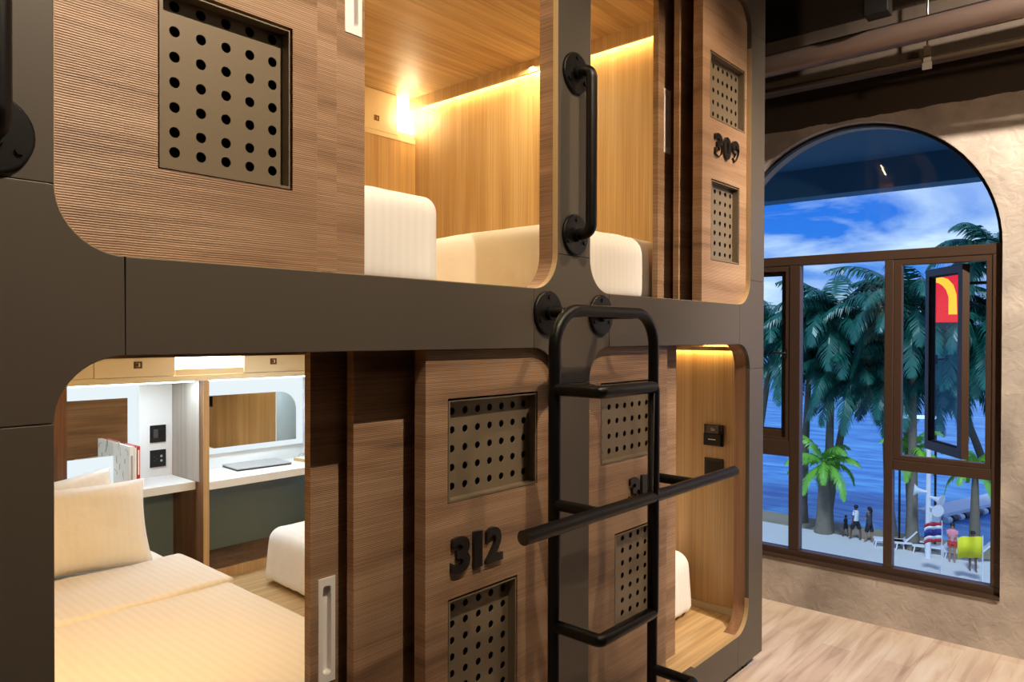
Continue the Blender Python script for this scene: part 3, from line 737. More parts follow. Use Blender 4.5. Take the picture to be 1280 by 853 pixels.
# ------------------------------------------------------------------ beds
def softbox(x0, x1, y0, y1, z0, z1, r_, n=(60, 90, 12), wr=.004, ws=5, crown=0, seed=0, sag=0, flare=0):
    bm = bmesh.new(); nx, ny, nz = n; V = {}
    def vert(i, j, k):
        if (i, j, k) in V: return V[i, j, k]
        u, v, w_ = i/nx, j/ny, k/nz
        # denser towards the edges
        e = lambda t: .5-.5*math.cos(PI*t)*(.55)-.5*.45*(1-2*t) if True else t
        u, v, w_ = e(u), e(v), e(w_)
        p = Vector((x0+(x1-x0)*u, y0+(y1-y0)*v, z0+(z1-z0)*w_))
        c = Vector((min(max(p.x, x0+r_), x1-r_), min(max(p.y, y0+r_), y1-r_), min(max(p.z, z0+min(r_, .03)), z1-r_)))
        d = p-c
        if d.length > 1e-6:
            q = Vector((d.x/r_, d.y/r_, d.z/(r_ if d.z > 0 else min(r_, .03))))
            mxc = max(abs(q.x), abs(q.y), abs(q.z))
            if mxc > 0:
                l = q.length
                q = q*(mxc/l)
                p = c+Vector((q.x*r_, q.y*r_, q.z*(r_ if d.z > 0 else min(r_, .03))))
        un = (p.x-x0)/(x1-x0)*2-1; vn = (p.y-y0)/(y1-y0)*2-1
        top = max(0, (p.z-z0)/(z1-z0))
        p.z += crown*(1-un**4)*(1-vn**4)*top
        if flare: p.x += flare*(1-top)*(1 if un > 0 else -1)*abs(un)**3; p.y += flare*(1-top)*(1 if vn > 0 else -1)*abs(vn)**3
        nv = noise.noise_vector(Vector((p.x*ws+seed, p.y*ws*.8, p.z*ws*.6)))
        n2 = noise.noise(Vector((p.x*ws*4+seed, p.y*ws*4, p.z*1.5)))
        side = 1-top
        n3 = noise.noise(Vector((p.x*26+seed, p.y*26, p.z*2.0)))
        p += nv*wr + Vector(((n2+n3*.8)*side*wr*1.3, (n2+n3*.8)*side*wr*1.3, n2*wr*.3))
        V[i, j, k] = bm.verts.new(p); return V[i, j, k]
    def face(a): f = bm.faces.new(a); f.smooth = True
    for i in range(nx):
        for j in range(ny):
            face([vert(i, j, nz), vert(i+1, j, nz), vert(i+1, j+1, nz), vert(i, j+1, nz)])
            face([vert(i, j, 0), vert(i, j+1, 0), vert(i+1, j+1, 0), vert(i+1, j, 0)])
    for k in range(nz):
        for i in range(nx):
            face([vert(i, 0, k), vert(i+1, 0, k), vert(i+1, 0, k+1), vert(i, 0, k+1)])
            face([vert(i, ny, k), vert(i, ny, k+1), vert(i+1, ny, k+1), vert(i+1, ny, k)])
        for j in range(ny):
            face([vert(0, j, k), vert(0, j, k+1), vert(0, j+1, k+1), vert(0, j+1, k)])
            face([vert(nx, j, k), vert(nx, j+1, k), vert(nx, j+1, k+1), vert(nx, j, k+1)])
    s = MB(); s.bm.free(); s.bm = bm
    return s
def bed(label, x0, x1, y0, y1, z0, zb, z1, mat='satin_sheet', rr=.08, **kw):
    t = thing('bed', label, 'bed', ((x0+x1)/2, (y0+y1)/2, z0))
    bevel(MB().box(x0+.09, x1-.09, y0+.09, y1-.05, z0+.001, zb+.02).build('bed_base', 'frame_core', t), .004)
    softbox(x0, x1, y0, y1, zb, z1, rr, **kw).build('mattress', mat, t)
    return t
def pillow(label, w_, h_, th, M, mat='satin_plain', seed=0):
    n, m_ = 34, 24; bm = bmesh.new(); rows = []
    def pt(i, j, sgn):
        u = -1+2*i/n; v = -1+2*j/m_
        x = w_/2*u*(1-.055*(1-v*v)**1.0); y = h_/2*v*(1-.075*(1-u*u))
        e = (max(0, 1-abs(u)**3.2))**.55*(max(0, 1-abs(v)**3.0))**.55
        z = sgn*th/2*e
        nz = noise.noise(Vector((u*2+seed, v*2, sgn)))*.012*e
        # pulls running in from the corners and seams
        ed = max(abs(u), abs(v))
        cr_ = math.sin((x-y*.6)*110+seed+3*noise.noise(Vector((u*3, v*3, seed))))*.0035*max(0, ed-.72)/.28*(e**.5)
        return Vector((x, y, z+nz+cr_))
    V = {}
    def vert(i, j, s_):
        key = (i, j, 0) if i in (0, n) or j in (0, m_) else (i, j, s_)
        if key not in V: V[key] = bm.verts.new(pt(i, j, s_))
        return V[key]
    for s_ in (1, -1):
        for i in range(n):
            for j in range(m_):
                q = [vert(i, j, s_), vert(i+1, j, s_), vert(i+1, j+1, s_), vert(i, j+1, s_)]
                f = bm.faces.new(q if s_ > 0 else q[::-1]); f.smooth = True
    s = MB(); s.bm.free(); s.bm = bm
    o = s.build('pillow', mat); o.matrix_world = M; o.name = 'pillow'
    return tag(o, label, 'pillow')
# upper pod
bed('white bed of the upper pod on the left, end facing the door', .47, 1.785, .31, 2.40, Z2+.001, Z2+.006, 2.282, rr=.06, wr=.006, seed=1)
bed('white bed of the upper pod on the right, behind the centre post', 2.44, 3.795, .31, 2.76, Z2+.001, Z2+.006, 2.285, rr=.10, wr=.007, seed=5)
# lower pod
FZ = ZS+.001
b1 = bed('low bed inside the lower left opening under a striped cream duvet', .465, 1.735, .31, 2.78, FZ, FZ+.09, .580, 'satin_plain', rr=.06, wr=.003, seed=9)
b2 = bed('white bed at the right side of the lower pod beyond the bare floor', 2.37, 3.70, .32, 2.555, FZ, FZ+.022, .592, rr=.085, wr=.008, seed=12, flare=.02)
d = softbox(.458, 1.75, .29, 2.05, .36, .594, .05, (30, 40, 8), .005, 4, .0, 3).build('duvet', 'satin_sheet')
tag(d, 'striped cream duvet spread over the low bed in the left opening', 'duvet')
f_ = softbox(.456, 1.748, 1.735, 2.33, .54, .612, .020, (30, 20, 5), .006, 4, 0, 8).build('turned_fold', 'satin_sheet', d)
Mp = Matrix.Translation((1.262, 2.47, .80)) @ Matrix.Rotation(R(-1), 4, 'Z') @ Matrix.Rotation(R(68), 4, 'X') @ Matrix.Rotation(R(-2), 4, 'Z')
pillow('yellowish lit pillow leaning upright in front on the low bed', .74, .46, .17, Mp, seed=2)
Mp = Matrix.Translation((1.21, 2.66, .80)) @ Matrix.Rotation(R(1), 4, 'Z') @ Matrix.Rotation(R(75), 4, 'X') @ Matrix.Rotation(R(5), 4, 'Z')
pillow('white pillow standing behind the front pillow on the low bed', .70, .46, .14, Mp, seed=6)

# ------------------------------------------------------------------ ladder
def flange(name, x, z, parent, rad=.077):
    f = bpy.data.objects.new('wall_flange', None); COL.objects.link(f); f.parent = parent; f.matrix_parent_inverse = parent.matrix_world.inverted()
    o = MB().disc((x, -.0006, z), (0, -1, 0), rad, .011).build('plate', 'black_steel'); o.parent = f
    for a in (90, 210, 330):
        c = (x+math.cos(R(a))*.055, z+math.sin(R(a))*.055)
        o = MB().prism(circ(c[0], c[1], .0085, 6), [], XZ, -.0165, -.0118).build('bolt', 'black_steel'); o.parent = f
    m = MB().tube([(x, -.0118, z), (x, -.028, z)], .0265, 24)
    o = m.build('collar', 'black_steel'); o.parent = f
    return f
LR = .0203; LY = -.15; LF = -.33; X0, X1, XM = 1.846, 2.462, 2.160
t = thing('bunk_ladder', 'black bent steel pipe ladder standing in front of the centre post', 'ladder', (2.15, LY, 0))
MB().tube([(X0, LY, .012), (X0, LY, 1.873), (X1, LY, 1.873), (X1, LY, .012)], LR, 24, .125, seg=14).build('side_rail', 'black_steel', t)
m = MB().tube([(X0, LY, 1.615), (X0, LF, 1.615), (XM, LF, 1.615), (XM, LF, .850), (X0, LF, .850), (X0, LY, .850)], LR*.98, 20, .012, seg=4)
m.build('step_loop', 'black_steel', t)
MB().tube([(X1, LY, .500), (X1, LF, .500), (X0, LF, .500), (X0, LY, .500)], LR*.98, 20, .016, seg=5).build('rung', 'black_steel', t)
MB().tube([(1.482, LF, 1.243), (2.790, LF, 1.243)], LR*1.02, 24).build('hand_bar', 'black_steel', t)
for x in (X0, X1): MB().tube([(x, LY, 1.243), (x, LF, 1.243)], LR*.9, 20).build('bracket', 'black_steel', t)
for x in (1.993, 2.317):
    MB().tube([(x, -.010, 1.868), (x, LY, 1.868)], LR*.85, 20).build('stem', 'black_steel', t)
    flange('', x, 1.868, t)
for x in (X0, X1): MB().disc((x, LY, .0005), (0, 0, 1), .045, .010).build('foot', 'black_steel', t)
def grab(label, x):
    t = thing('grab_bar', label, 'grab bar', (x, 0, 2.45))
    MB().tube([(x, -.010, 2.748), (x, -.076, 2.748), (x, -.076, 2.158), (x, -.010, 2.158)], LR, 24, .048, seg=10).build('bar', 'black_steel', t)
    flange('', x, 2.748, t, .075); flange('', x, 2.158, t, .075)
grab('black steel grab bar on the centre post above the ladder', 2.150)
grab('black steel grab bar on the nearest post, cut by the picture edge', .360)

# ------------------------------------------------------------------ outdoors
GZ = -8.0
def ground(name, mat, b): return struct(box_obj(name, mat, b))
ground('road', 'road_grey', (5.5, 32.9, -60, 90, GZ-.3, GZ-.12))
ground('promenade', 'promenade', (32.9, 37.4, -60, 90, GZ-.3, GZ))
ground('beach', 'sand', (37.4, 40.2, -60, 90, GZ-.4, GZ-.1))
ground('sea', 'sea_water', (40.2, 900, -500, 700, GZ-.9, GZ-.35))
def frond(bm, L, droop, az, rise, wmax, pairs, M, rs, mi=0):
    """one feather leaf: arching rib with hanging leaflets"""
    P = []; seg = 12
    for i in range(seg+1):
        s_ = i/seg; a = max(rise-droop*s_**1.25, R(-78))
        if not P: P.append(Vector((0, 0, 0)))
        else: P.append(P[-1]+Vector((math.cos(a), 0, math.sin(a)))*L/seg)
    Rz = Matrix.Rotation(az, 4, 'Z')
    def at(s_):
        x = s_*seg; i = min(int(x), seg-1); return P[i].lerp(P[i+1], x-i), (P[i+1]-P[i]).normalized()
    T = M @ Rz
    for i in range(seg):
        w_ = .035*(1-i/seg)+.008
        vs = [bm.verts.new(T @ (P[i]+Vector((0, -w_, 0)))), bm.verts.new(T @ (P[i]+Vector((0, w_, 0)))), bm.verts.new(T @ (P[i+1]+Vector((0, w_, 0)))), bm.verts.new(T @ (P[i+1]+Vector((0, -w_, 0))))]
        bm.faces.new(vs).material_index = mi
    for k in range(pairs):
        s_ = .12+.87*k/pairs; p, tg = at(s_)
        l = wmax*(math.sin(PI*min(1, s_*.85+.16)))**.6*rs.uniform(.8, 1.1)
        for sd in (1, -1):
            dirv = (Vector((0, sd, 0))*.85+tg*.6+Vector((0, 0, -.25-.45*rs.random()))).normalized()
            d2 = (dirv+Vector((0, 0, -.9))).normalized()
            w_ = .032+.018*rs.random(); wv = tg*w_
            a = p; b = p+dirv*l*.55; c = b+d2*l*.45
            v = [bm.verts.new(T @ q) for q in (a-wv, a+wv, b+wv, b-wv, c)]
            bm.faces.new((v[0], v[1], v[2], v[3])).material_index = mi; bm.faces.new((v[3], v[2], v[4])).material_index = mi
def crown_mesh(seed, nf, L, w_, pairs, mat, upright=.0):
    rs = random.Random(seed); bm = bmesh.new()
    for i in range(nf):
        tier = i/nf
        rise = R(80-95*tier+rs.uniform(-8, 8))+upright; az = i*2.399+rs.uniform(-.3, .3)
        frond(bm, L*rs.uniform(.75, 1.05), R(85+45*rs.random()), az, rise, w_, pairs, Matrix(), rs)
    for f in bm.faces: f.smooth = False
    me = bpy.data.meshes.new('foliage'); bm.to_mesh(me); bm.free(); me.materials.append(MATS[mat]); return me
crowns = [crown_mesh(i, 34, 5.0, 1.15, 46, 'palm_leaf') for i in range(3)]
def palm(label, x, y, zc, lean, k, me=None, sc=1, r0=.22, group='coconut palms along the beach'):
    t = thing('palm_tree', label, 'palm tree', (x, y, GZ-.1), group)
    base = Vector((x-lean[0], y-lean[1], GZ-.1)); top = Vector((x, y, zc)); pts = []
    for i in range(9):
        s_ = i/8; p = base.lerp(top, s_); b = math.sin(PI*s_)*.25; pts.append(p+Vector((lean[0]*-.2*b, lean[1]*-.2*b, 0)))
    MB().tube(pts, r0, 10, radii=[r0*(1.35-.75*i/8)+(.08 if i == 0 else 0) for i in range(9)]).build('trunk', 'palm_trunk', t)
    o = bpy.data.objects.new('foliage', me or crowns[k % 3]); COL.objects.link(o); o.parent = t; o.matrix_parent_inverse = t.matrix_world.inverted()
    o.location = (x, y, zc); o.rotation_euler = (0, 0, k*1.37); o.scale = (sc, sc, sc)
    return t
PALMS = [
 (37.9, 10.50, 2.55, (.0, -.2), 1.0, 'tall palm tree whose crown fills the top of the middle pane'),
 (38.6, 9.75, -.2, (-.1, -1.3), .9, 'lower palm crown in the middle pane, below the tallest palm'),
 (37.6, 6.85, 2.9, (.5, .17), 1.0, 'tall palm tree between the right mullion and the open casement'),
 (38.9, 7.50, -.2, (.9, .65), .85, 'lower palm tree beside the thick right mullion'),
 (38.6, 4.10, 2.3, (.0, 1.0), .95, 'palm tree with its crown at the right edge of the right pane'),
 (38.9, 3.9, 5.2, (.0, 1.2), .8, 'tallest palm tree behind the right window jamb'),
 (38.4, 13.6, 1.8, (-.6, -1.7), 1.0, 'palm tree seen through the narrow left window pane'),
 (39.3, 12.1, .6, (.2, -.3), .85, 'palm crown at the left edge of the middle pane, set further back'),
 (39.8, 8.75, 1.6, (.3, .55), .85, 'palm crown at the right edge of the middle pane, set further back'),
 (38.3, 19.5, 2.6, (.3, .4), .95, 'palm tree further along the beach, out past the narrow left pane'),
 (38.9, 24.5, 3.4, (.2, -.4), 1.0, 'most distant palm tree along the beach, far left'),
 (39.6, 5.7, -.2, (.1, 2.6), .8, 'lower palm crown to the right of the open casement'),
]
for k, (x, y, z, ln, sc, l) in enumerate(PALMS): palm(l, x, y, z, ln, k, None, sc, .19)
young = crown_mesh(11, 12, 2.9, .62, 34, 'palm_leaf_young')
palm('young palm tree with yellow green fronds and thick trunk by the promenade', 37.35, 10.70, -4.6, (.05, 0), 1, young, 1, .30, 'young palms by the promenade')
palm('small bright green palm low at the right end of the window', 38.4, 4.45, -4.2, (0, 0), 2, young, .8, .2, 'young palms by the promenade')
palm('small bright green palm behind the white pole', 37.9, 6.9, -3.6, (0, 0), 3, young, .8, .22, 'young palms by the promenade')

# pole with horn loudspeakers
t = thing('loudspeaker_pole', 'white pole on the promenade carrying horn loudspeakers and a box', 'pole', (36.2, 5.86, GZ))
MB().tube([(36.2, 5.86, GZ), (36.2, 5.86, -2.0)], .09, 14, radii=[.12, .085]).build('pole', 'white_paint', t)
MB().box(36.0, 36.4, 5.40, 5.75, -6.35, -5.95).build('control_box', 'white_paint', t)
def horn(c, d):
    c = Vector(c); d = Vector(d).normalized()
    MB().tube([c, c+d*.15, c+d*.35, c+d*.5, c+d*.52], .1, 14, radii=[.06, .07, .13, .26, .27]).build('horn', 'white_paint', t)
horn((36.15, 5.9, -5.1), (-.25, 1, .1)); horn((36.2, 5.8, -5.3), (-.3, -1, -.2)); horn((36.15, 5.75, -5.75), (-1, -.9, -.1))
# flags
def flag(label, x, y, ztop, w_, h_, bands, zf):
    t = thing('flag', label, 'flag', (x, y, GZ))
    MB().tube([(x, y, GZ), (x, y, ztop)], .022, 8).build('pole', 'white_paint', t)
    n = 14; tot = sum(b[1] for b in bands); z = zf
    for mat, hh in bands:
        hh = hh/tot*h_; bm = bmesh.new(); R0 = []
        for zz in (z, z-hh):
            row = []
            for i in range(n+1):
                u = i/n
                row.append(bm.verts.new((x-.12*math.sin(u*7), y+u*w_, zz-.25*u*u*h_+.03*math.sin(u*9))))
            R0.append(row)
        for i in range(n): bm.faces.new((R0[0][i], R0[0][i+1], R0[1][i+1], R0[1][i])).smooth = True
        s = MB(); s.bm.free(); s.bm = bm; o = s.build('cloth', mat, t)
        so = o.modifiers.new('thick', 'SOLIDIFY'); so.thickness = .006
        z -= hh
flag('red, white and blue striped flag on a thin white pole', 33.6, 4.83, -5.70, .62, .80, [('flag_red', 1), ('flag_white', 1), ('flag_blue', 2), ('flag_white', 1), ('flag_red', 1)], -5.78)
flag('yellow flag on a thin white pole, rightmost outside', 33.6, 3.42, -6.05, .85, .85, [('flag_yellow', 1)], -6.1)

# pontoon
t = thing('pontoon_jetty', 'white floating pontoon jetty stretching out over the sea', 'jetty', (48, 6.2, GZ))
p0 = Vector((45.0, 7.6, GZ-.05)); p1 = Vector((54.5, 4.6, GZ-.05)); dr = (p1-p0); L_ = dr.length; a = math.atan2(dr.y, dr.x)
Mj = Matrix.Translation(p0) @ Matrix.Rotation(a, 4, 'Z')
MB().box(0, L_, -.75, .75, .05, .22, Mj).build('deck', 'white_paint', t)
for i in range(16):
    x = L_*(i+.5)/16
    MB().tube([Mj @ Vector((x-.2, -.8, -.12)), Mj @ Vector((x+.2, -.8, -.12))], .17, 10).build('float', 'socket_black' if i % 2 else 'white_paint', t)
# loungers
def lounger(label, x, y, rz):
    t = thing('sun_lounger', label, 'sun lounger', (x, y, GZ), 'white beach loungers')
    M = Matrix.Rotation(0, 4, 'Z')
    t.rotation_euler = (0, 0, rz)
    def q(o): o.parent = t; o.matrix_parent_inverse = Matrix(); return o
    q(MB().box(-.3, .3, -.9, .35, .30, .36).build('seat', 'white_paint'))
    q(MB().box(-.3, .3, 0, .75, -.03, .03, Matrix.Translation((0, .35, .33)) @ Matrix.Rotation(R(48), 4, 'X')).build('backrest', 'white_paint'))
    for sx in (-.27, .27):
        for sy in (-.8, .3): q(MB().tube([(sx, sy, .30), (sx*1.08, sy*1.08, 0)], .03, 8).build('leg', 'white_paint'))
    return t
lounger('white lounger left of the horn speaker pole', 36.9, 7.35, R(200)); lounger('white lounger close behind the speaker pole', 37.1, 6.55, R(205))
lounger('white lounger between the pole and the striped flag', 37.0, 5.75, R(195)); lounger('white lounger just right of the person in pink', 36.9, 4.45, R(190))
o = tag(MB().tube([(36.9, 7.62, GZ), (36.9, 7.62, GZ+2.0)], .03, 8).build('beach_umbrella', 'white_paint'), 'folded dark umbrella by the beach loungers, next to the right mullion', 'umbrella')
bm_ = MB().tube([(36.9, 7.62, GZ+.75), (36.9, 7.62, GZ+1.3), (36.9, 7.62, GZ+1.95)], .2, 10, radii=[.22, .16, .03]); bm_.build('canopy', 'cloth_teal', o)

# people
def skin_body(name, joints, bones, mat, parent, sub=1):
    me = bpy.data.meshes.new(name); me.from_pydata([j[0] for j in joints], bones, [])
    o = link(name, me, mat, parent)
    sk = o.modifiers.new('skin', 'SKIN'); sk.use_smooth_shade = True
    lay = me.skin_vertices[0].data
    for i, j in enumerate(joints):
        rr = j[1] if isinstance(j[1], tuple) else (j[1], j[1]); lay[i].radius = rr; lay[i].use_root = (i == 0)
    ss = o.modifiers.new('sub', 'SUBSURF'); ss.levels = sub; ss.render_levels = sub
    return o
def person(label, x, y, h, rz, pose, skin, parts, ground_z=GZ):
    t = thing('person', label, 'person', (x, y, ground_z)); t.rotation_euler = (0, 0, rz)
    k = h/1.7
    sw, armL, armR = pose     # stride, arm bends
    J = [((0, 0, .92), (.13, .10)), ((0, 0, 1.10), (.115, .085)), ((0, 0, 1.32), (.15, .095)), ((0, 0, 1.44), (.07, .06)), ((0, -.01, 1.52), (.045, .045)), ((0, -.02, 1.60), (.075, .09)), ((0, -.01, 1.68), (.055, .07)),
         ((.17, 0, 1.40), .05), ((.21+armL[0]*.5, armL[1]*.4, 1.13), .04), ((.20+armL[0], armL[1], 1.13-.24*armL[2]), .032), ((.20+armL[0]*1.1, armL[1]*1.15, 1.06-.30*armL[2]), .03),
         ((-.17, 0, 1.40), .05), ((-.21-armR[0]*.5, armR[1]*.4, 1.13), .04), ((-.20-armR[0], armR[1], 1.13-.24*armR[2]), .032), ((-.20-armR[0]*1.1, armR[1]*1.15, 1.06-.30*armR[2]), .03),
         ((.09, -sw*.1, .84), .085), ((.09, -sw*.5, .48), .055), ((.09, -sw*.6+max(0, -sw)*.1, .08), .036), ((.10, -sw*.6-.10, .03), .03),
         ((-.09, sw*.1, .84), .085), ((-.09, sw*.5, .48), .055), ((-.09, sw*.6, .08), .036), ((-.10, sw*.6-.10, .03), .03)]
    J = [(tuple(c*k for c in j[0]), tuple(q*k for q in j[1]) if isinstance(j[1], tuple) else j[1]*k) for j in J]
    Bn = [(0, 1), (1, 2), (2, 3), (3, 4), (4, 5), (5, 6), (2, 7), (7, 8), (8, 9), (9, 10), (2, 11), (11, 12), (12, 13), (13, 14), (0, 15), (15, 16), (16, 17), (17, 18), (0, 19), (19, 20), (20, 21), (21, 22)]
    b = skin_body('body', J, Bn, skin, None); b.parent = t
    def q(o): o.parent = t; return o
    def shell(name, pts, radii, mat, sx=1.35):
        m = MB().tube([tuple(c*k for c in p) for p in pts], 1, 14, radii=[rr*k for rr in radii])
        for v in m.bm.verts: v.co.x *= sx
        return q(m.build(name, mat))
    hm = MB().tube([(0, .0, 1.56*k), (0, .012*k, 1.62*k), (0, .005*k, 1.69*k), (0, 0, 1.725*k), (0, 0, 1.735*k)], 1, 12, radii=[.07*k, .105*k, .095*k, .05*k, .01*k])
    q(hm.build('hair', parts['hair']))
    if parts.get('long'): q(MB().tube([(0, .05*k, 1.66*k), (0, .075*k, 1.52*k), (0, .085*k, 1.36*k)], 1, 10, radii=[.07*k, .085*k, .04*k]).build('long_hair', parts['hair']))
    shell('top', [(0, 0, .88), (0, 0, 1.1), (0, 0, 1.3), (0, 0, 1.43), (0, 0, 1.46)], [.135, .125, .14, .11, .06], parts['top'])
    for j0, j1 in ((7, 8), (11, 12)):
        a = Vector(J[j0][0]); b_ = Vector(J[j1][0]); q(MB().tube([a, a.lerp(b_, .6)], 1, 10, radii=[.066*k, .06*k]).build('sleeve', parts['top']))
    shell('shorts', [(0, 0, 1.0), (0, 0, .9), (0, 0, .80)], [.125, .14, .13], parts['bottom'])
    for j0, j1 in ((15, 16), (19, 20)):
        a = Vector(J[j0][0]); b_ = Vector(J[j1][0]); q(MB().tube([a, a.lerp(b_, parts.get('leg', .4))], 1, 10, radii=[.105*k, .095*k]).build('trouser_leg', parts['bottom']))
    return t
calm = (.02, -.05, 1); bent = (-.12, -.22, -.1)
person('person in a pink top and red shorts standing with folded hands', 36.15, 4.92, 1.68, R(-80), (.04, bent, bent), 'skin', dict(hair='hair_dark', top='shirt_pink', bottom='shorts_red', long=True))
person('person standing behind the yellow flag in brown trousers', 35.3, 4.02, 1.66, R(-60), (.12, calm, bent), 'skin_dark', dict(hair='hair_dark', top='cloth_yellow', bottom='cloth_brown', leg=.75))
person('person in a white shirt walking, middle of the three walkers', 37.0, 9.10, 1.66, R(170), (.35, calm, bent), 'skin_dark', dict(hair='hair_dark', top='shirt_white', bottom='cloth_dark', leg=.8))
person('person in dark clothes with long hair, right of the white shirt', 37.0, 8.50, 1.66, R(175), (.2, bent, calm), 'skin', dict(hair='hair_dark', top='cloth_teal', bottom='cloth_dark', long=True, leg=.9))
person('small child in dark clothes walking left of the white shirt', 37.2, 9.62, 1.05, R(170), (.25, calm, calm), 'skin_dark', dict(hair='hair_dark', top='cloth_dark', bottom='cloth_dark', leg=.5))

# lit bar on a beach stall, and the red sign's reflection, modelled as a glowing board outside
t = thing('light_bar', 'blue white light bar glowing in front of the palms', 'light bar', (37.9, 6.9, -2))
a = Vector((37.47, 7.32, -1.98)); b = Vector((38.25, 6.0, -1.98))
MB().tube([a, b], .085, 10).build('tube_light', 'led_bar', t)
for p in (a, b): MB().tube([p+Vector((0, 0, -.09)), (p.x, p.y, GZ-.1)], .05, 8).build('post', 'window_seal', t)
t = thing('sign_reflection', 'reflection of a red sign with a curved yellow stroke in the open casement', 'sign', WP(-.64, 1.89, 1.38))
def sgn(u, v, d): return WP(-.64-u, 2.082+v, 1.38+d)
MB().prism(rect(-.095, .115, -.188, .188), [], sgn, 0, .04).build('sign_face', 'sign_red', t)
outer = [(-.085, .150), (-.045, .154), (0, .135), (.035, .09), (.055, .02), (.060, -.13)]; inner = [(.005, -.13), (.005, .0), (-.012, .055), (-.038, .09), (-.063, .108), (-.085, .112)]
MB().prism(outer+inner, [], sgn, -.006, .0).build('letter_stroke', 'sign_yellow', t)
MB().prism(rect(-.100, .120, -.193, .193), [rect(-.095, .115, -.188, .188)], sgn, -.002, .044).build('sign_frame', 'window_seal', t)
MB().tube([sgn(.118, .10, .02), sgn(.68, .10, .02), sgn(.68, .10, -1.165)], .012, 8, .02).build('wall_bracket', 'window_seal', t)

# ------------------------------------------------------------------ sky
W = bpy.data.worlds.new('dusk'); S.world = W; W.use_nodes = True; nt = W.node_tree; nt.nodes.clear()
out = nt.nodes.new('ShaderNodeOutputWorld'); bg = nt.nodes.new('ShaderNodeBackground'); nt.links.new(bg.outputs[0], out.inputs[0])
tc = N(nt, 'ShaderNodeTexCoord'); sp = N(nt, 'ShaderNodeSeparateXYZ'); nt.links.new(tc.outputs['Generated'], sp.inputs[0])
g = N(nt, 'ShaderNodeValToRGB'); e = g.color_ramp.elements
e[0].position = 0; e[0].color = lin((96, 150, 216)); e[1].position = .5; e[1].color = lin((14, 70, 180))
x = e.new(.10); x.color = lin((52, 124, 222)); x = e.new(.25); x.color = lin((24, 98, 214))
nt.links.new(sp.outputs[2], g.inputs[0])
mp = N(nt, 'ShaderNodeMapping'); mp.inputs['Scale'].default_value = (3.2, 3.2, 13); mp.inputs['Location'].default_value = (.6, 1.7, .35); mp.inputs['Rotation'].default_value = (R(6), 0, 0)
n = N(nt, 'ShaderNodeTexNoise'); n.inputs['Scale'].default_value = 1.3; n.inputs['Detail'].default_value = 8; n.inputs['Roughness'].default_value = .55; n.inputs['Distortion'].default_value = .5
nt.links.new(tc.outputs['Generated'], mp.inputs[0]); nt.links.new(mp.outputs[0], n.inputs['Vector'])
cr = N(nt, 'ShaderNodeValToRGB'); cr.color_ramp.elements[0].position = .42; cr.color_ramp.elements[1].position = .68
nt.links.new(n.outputs[0], cr.inputs[0])
mx = N(nt, 'ShaderNodeMix', data_type='RGBA'); mx.inputs[7].default_value = lin((206, 230, 252))
nt.links.new(cr.outputs[0], mx.inputs[0]); nt.links.new(g.outputs[0], mx.inputs[6]); nt.links.new(mx.outputs[2], bg.inputs[0])
bg.inputs[1].default_value = 1.2

# ------------------------------------------------------------------ lights
def light(name, kind, loc, energy, col, target=None, **kw):
    l = bpy.data.lights.new(name, kind); l.energy = energy; l.color = col
    for k_, v in kw.items(): setattr(l, k_, v)
    o = bpy.data.objects.new(name, l); COL.objects.link(o); o.location = loc
    if target: o.rotation_euler = (Vector(target)-Vector(loc)).to_track_quat('-Z', 'Y').to_euler()
    return o
WARM = (1, .76, .52); SOFT = (1, .82, .61)
light('room_spot', 'SPOT', (1.15, -1.55, 4.15), 400, SOFT, (.95, .1, 2.85), spot_size=R(98), spot_blend=.9, shadow_soft_size=.015)
light('room_spot', 'SPOT', (3.15, -1.45, 4.15), 230, WARM, (3.05, .1, 2.0), spot_size=R(62), spot_blend=.7, shadow_soft_size=.015)
light('room_spot', 'SPOT', (3.2, -2.9, 4.10), 1100, (1, .87, .72), (4.8, -1.0, 1.9), spot_size=R(80), spot_blend=.7, shadow_soft_size=.06)
light('room_spot', 'SPOT', (2.2, -2.9, 3.0), 80, WARM, (4.6, -.7, 3.55), spot_size=R(50), spot_blend=.7, shadow_soft_size=.08)  # added uplight hanging free, brightens the pipes above the window
light('room_fill', 'AREA', (.8, -3.4, 3.9), 6, SOFT, (1.5, 0, 1.2), shape='RECTANGLE', size=3, size_y=1.2)  # added soft fill for the room, no fitting behind it
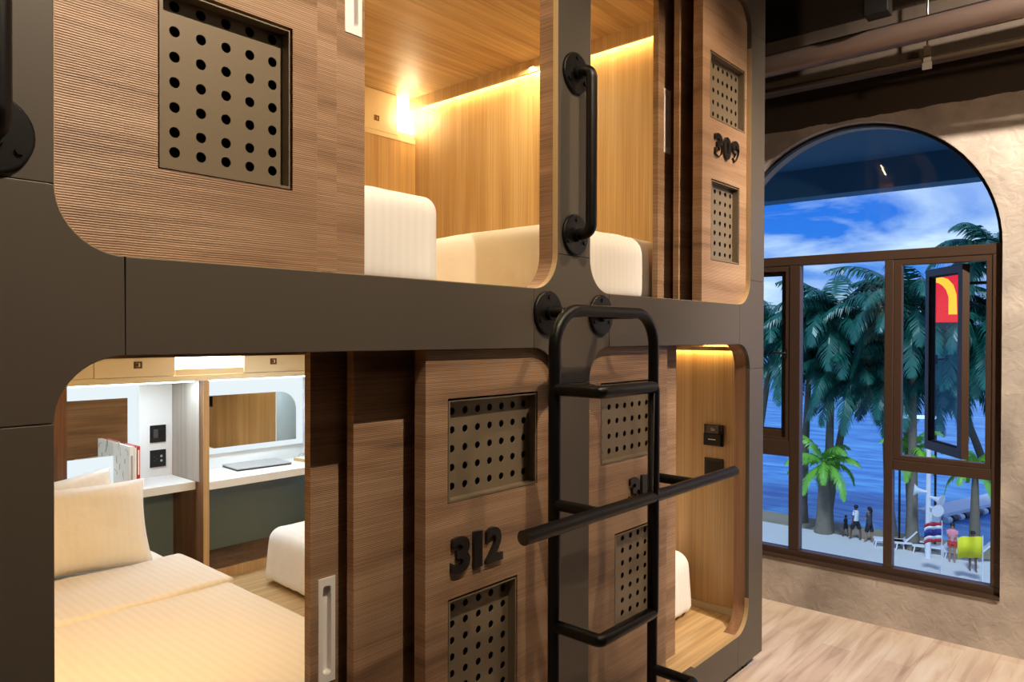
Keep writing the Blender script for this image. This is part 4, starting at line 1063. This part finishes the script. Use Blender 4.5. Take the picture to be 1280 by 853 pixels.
# lamps inside the pods: long LED profiles
LED = (1, .79, .42)
light('led_profile', 'AREA', (BX-.030, 1.56, 3.595), 26, LED, (BX-.05, 1.56, 0), shape='RECTANGLE', size=.03, size_y=2.3)
light('led_profile', 'AREA', (.474, 1.56, 3.595), 26, LED, (.60, 1.56, 0), shape='RECTANGLE', size=.03, size_y=2.3)
light('lightbox_lamp', 'POINT', (3.72, YB-.10, 3.50), 2.5, (1, .80, .50), shadow_soft_size=.05)
light('led_profile', 'AREA', (1.5, .36, 3.62), 14, LED, (1.7, 2.2, 1.9), shape='RECTANGLE', size=1.5, size_y=.03)
light('led_profile', 'AREA', (BX-.022, 1.45, Z1-.045), 9, LED, (BX-.04, 1.45, 0), shape='RECTANGLE', size=.02, size_y=2.3)
light('led_profile', 'AREA', (.474, 1.45, Z1-.045), 5, LED, (.60, 1.45, 0), shape='RECTANGLE', size=.02, size_y=2.3)
light('led_profile', 'AREA', (1.0, .40, Z1-.03), 10.5, (1, .68, .31), (1.0, 1.9, .5), shape='RECTANGLE', size=.9, size_y=.03, spread=R(120))
light('cool_fill', 'AREA', (2.35, 2.3, Z1-.02), 6, (.72, .88, 1), (2.35, 2.3, 0), shape='RECTANGLE', size=.5, size_y=.3)  # added cool fill for the lower pod, not a real fitting
light('desk_lamp_profile', 'AREA', (1.74, 2.94, 1.485), 4, (.76, .90, 1), (1.74, 3.0, 0), shape='RECTANGLE', size=.7, size_y=.02)
light('desk_lamp_profile', 'AREA', (2.62, 2.94, 1.485), 6.5, (.74, .89, 1), (2.62, 3.0, 0), shape='RECTANGLE', size=.9, size_y=.02)
# sun lamp added to whiten the promenade, coming from behind the building
light('promenade_fill_sun', 'SUN', (0, 0, 20), 2.3, (.72, .86, 1), (6, 1.5, 12), angle=R(8))

# ------------------------------------------------------------------ camera
cam = bpy.data.cameras.new('camera'); co = bpy.data.objects.new('camera', cam); COL.objects.link(co)
cam.sensor_width = 36; cam.lens = 908.67/1280*36; cam.clip_start = .02; cam.clip_end = 2000
yaw, p, rl = R(41.518), R(-.480), R(.159)
Fv = Vector((math.cos(yaw)*math.cos(p), math.sin(yaw)*math.cos(p), math.sin(p)))
Rv = Vector((math.sin(yaw), -math.cos(yaw), 0)); Uv = Rv.cross(Fv)
R2 = Rv*math.cos(rl)+Uv*math.sin(rl); U2 = -Rv*math.sin(rl)+Uv*math.cos(rl)
co.matrix_world = Matrix(((R2.x, U2.x, -Fv.x, 0), (R2.y, U2.y, -Fv.y, -1.6), (R2.z, U2.z, -Fv.z, 1.79), (0, 0, 0, 1)))
S.camera = co
S.view_settings.view_transform = 'Standard'; S.view_settings.look = 'None'; S.view_settings.gamma = 1; S.view_settings.exposure = 0
S.view_settings.use_curve_mapping = False
S.cycles.use_denoising = True; S.cycles.max_bounces = 8; S.cycles.transparent_max_bounces = 16; S.cycles.sample_clamp_indirect = 6
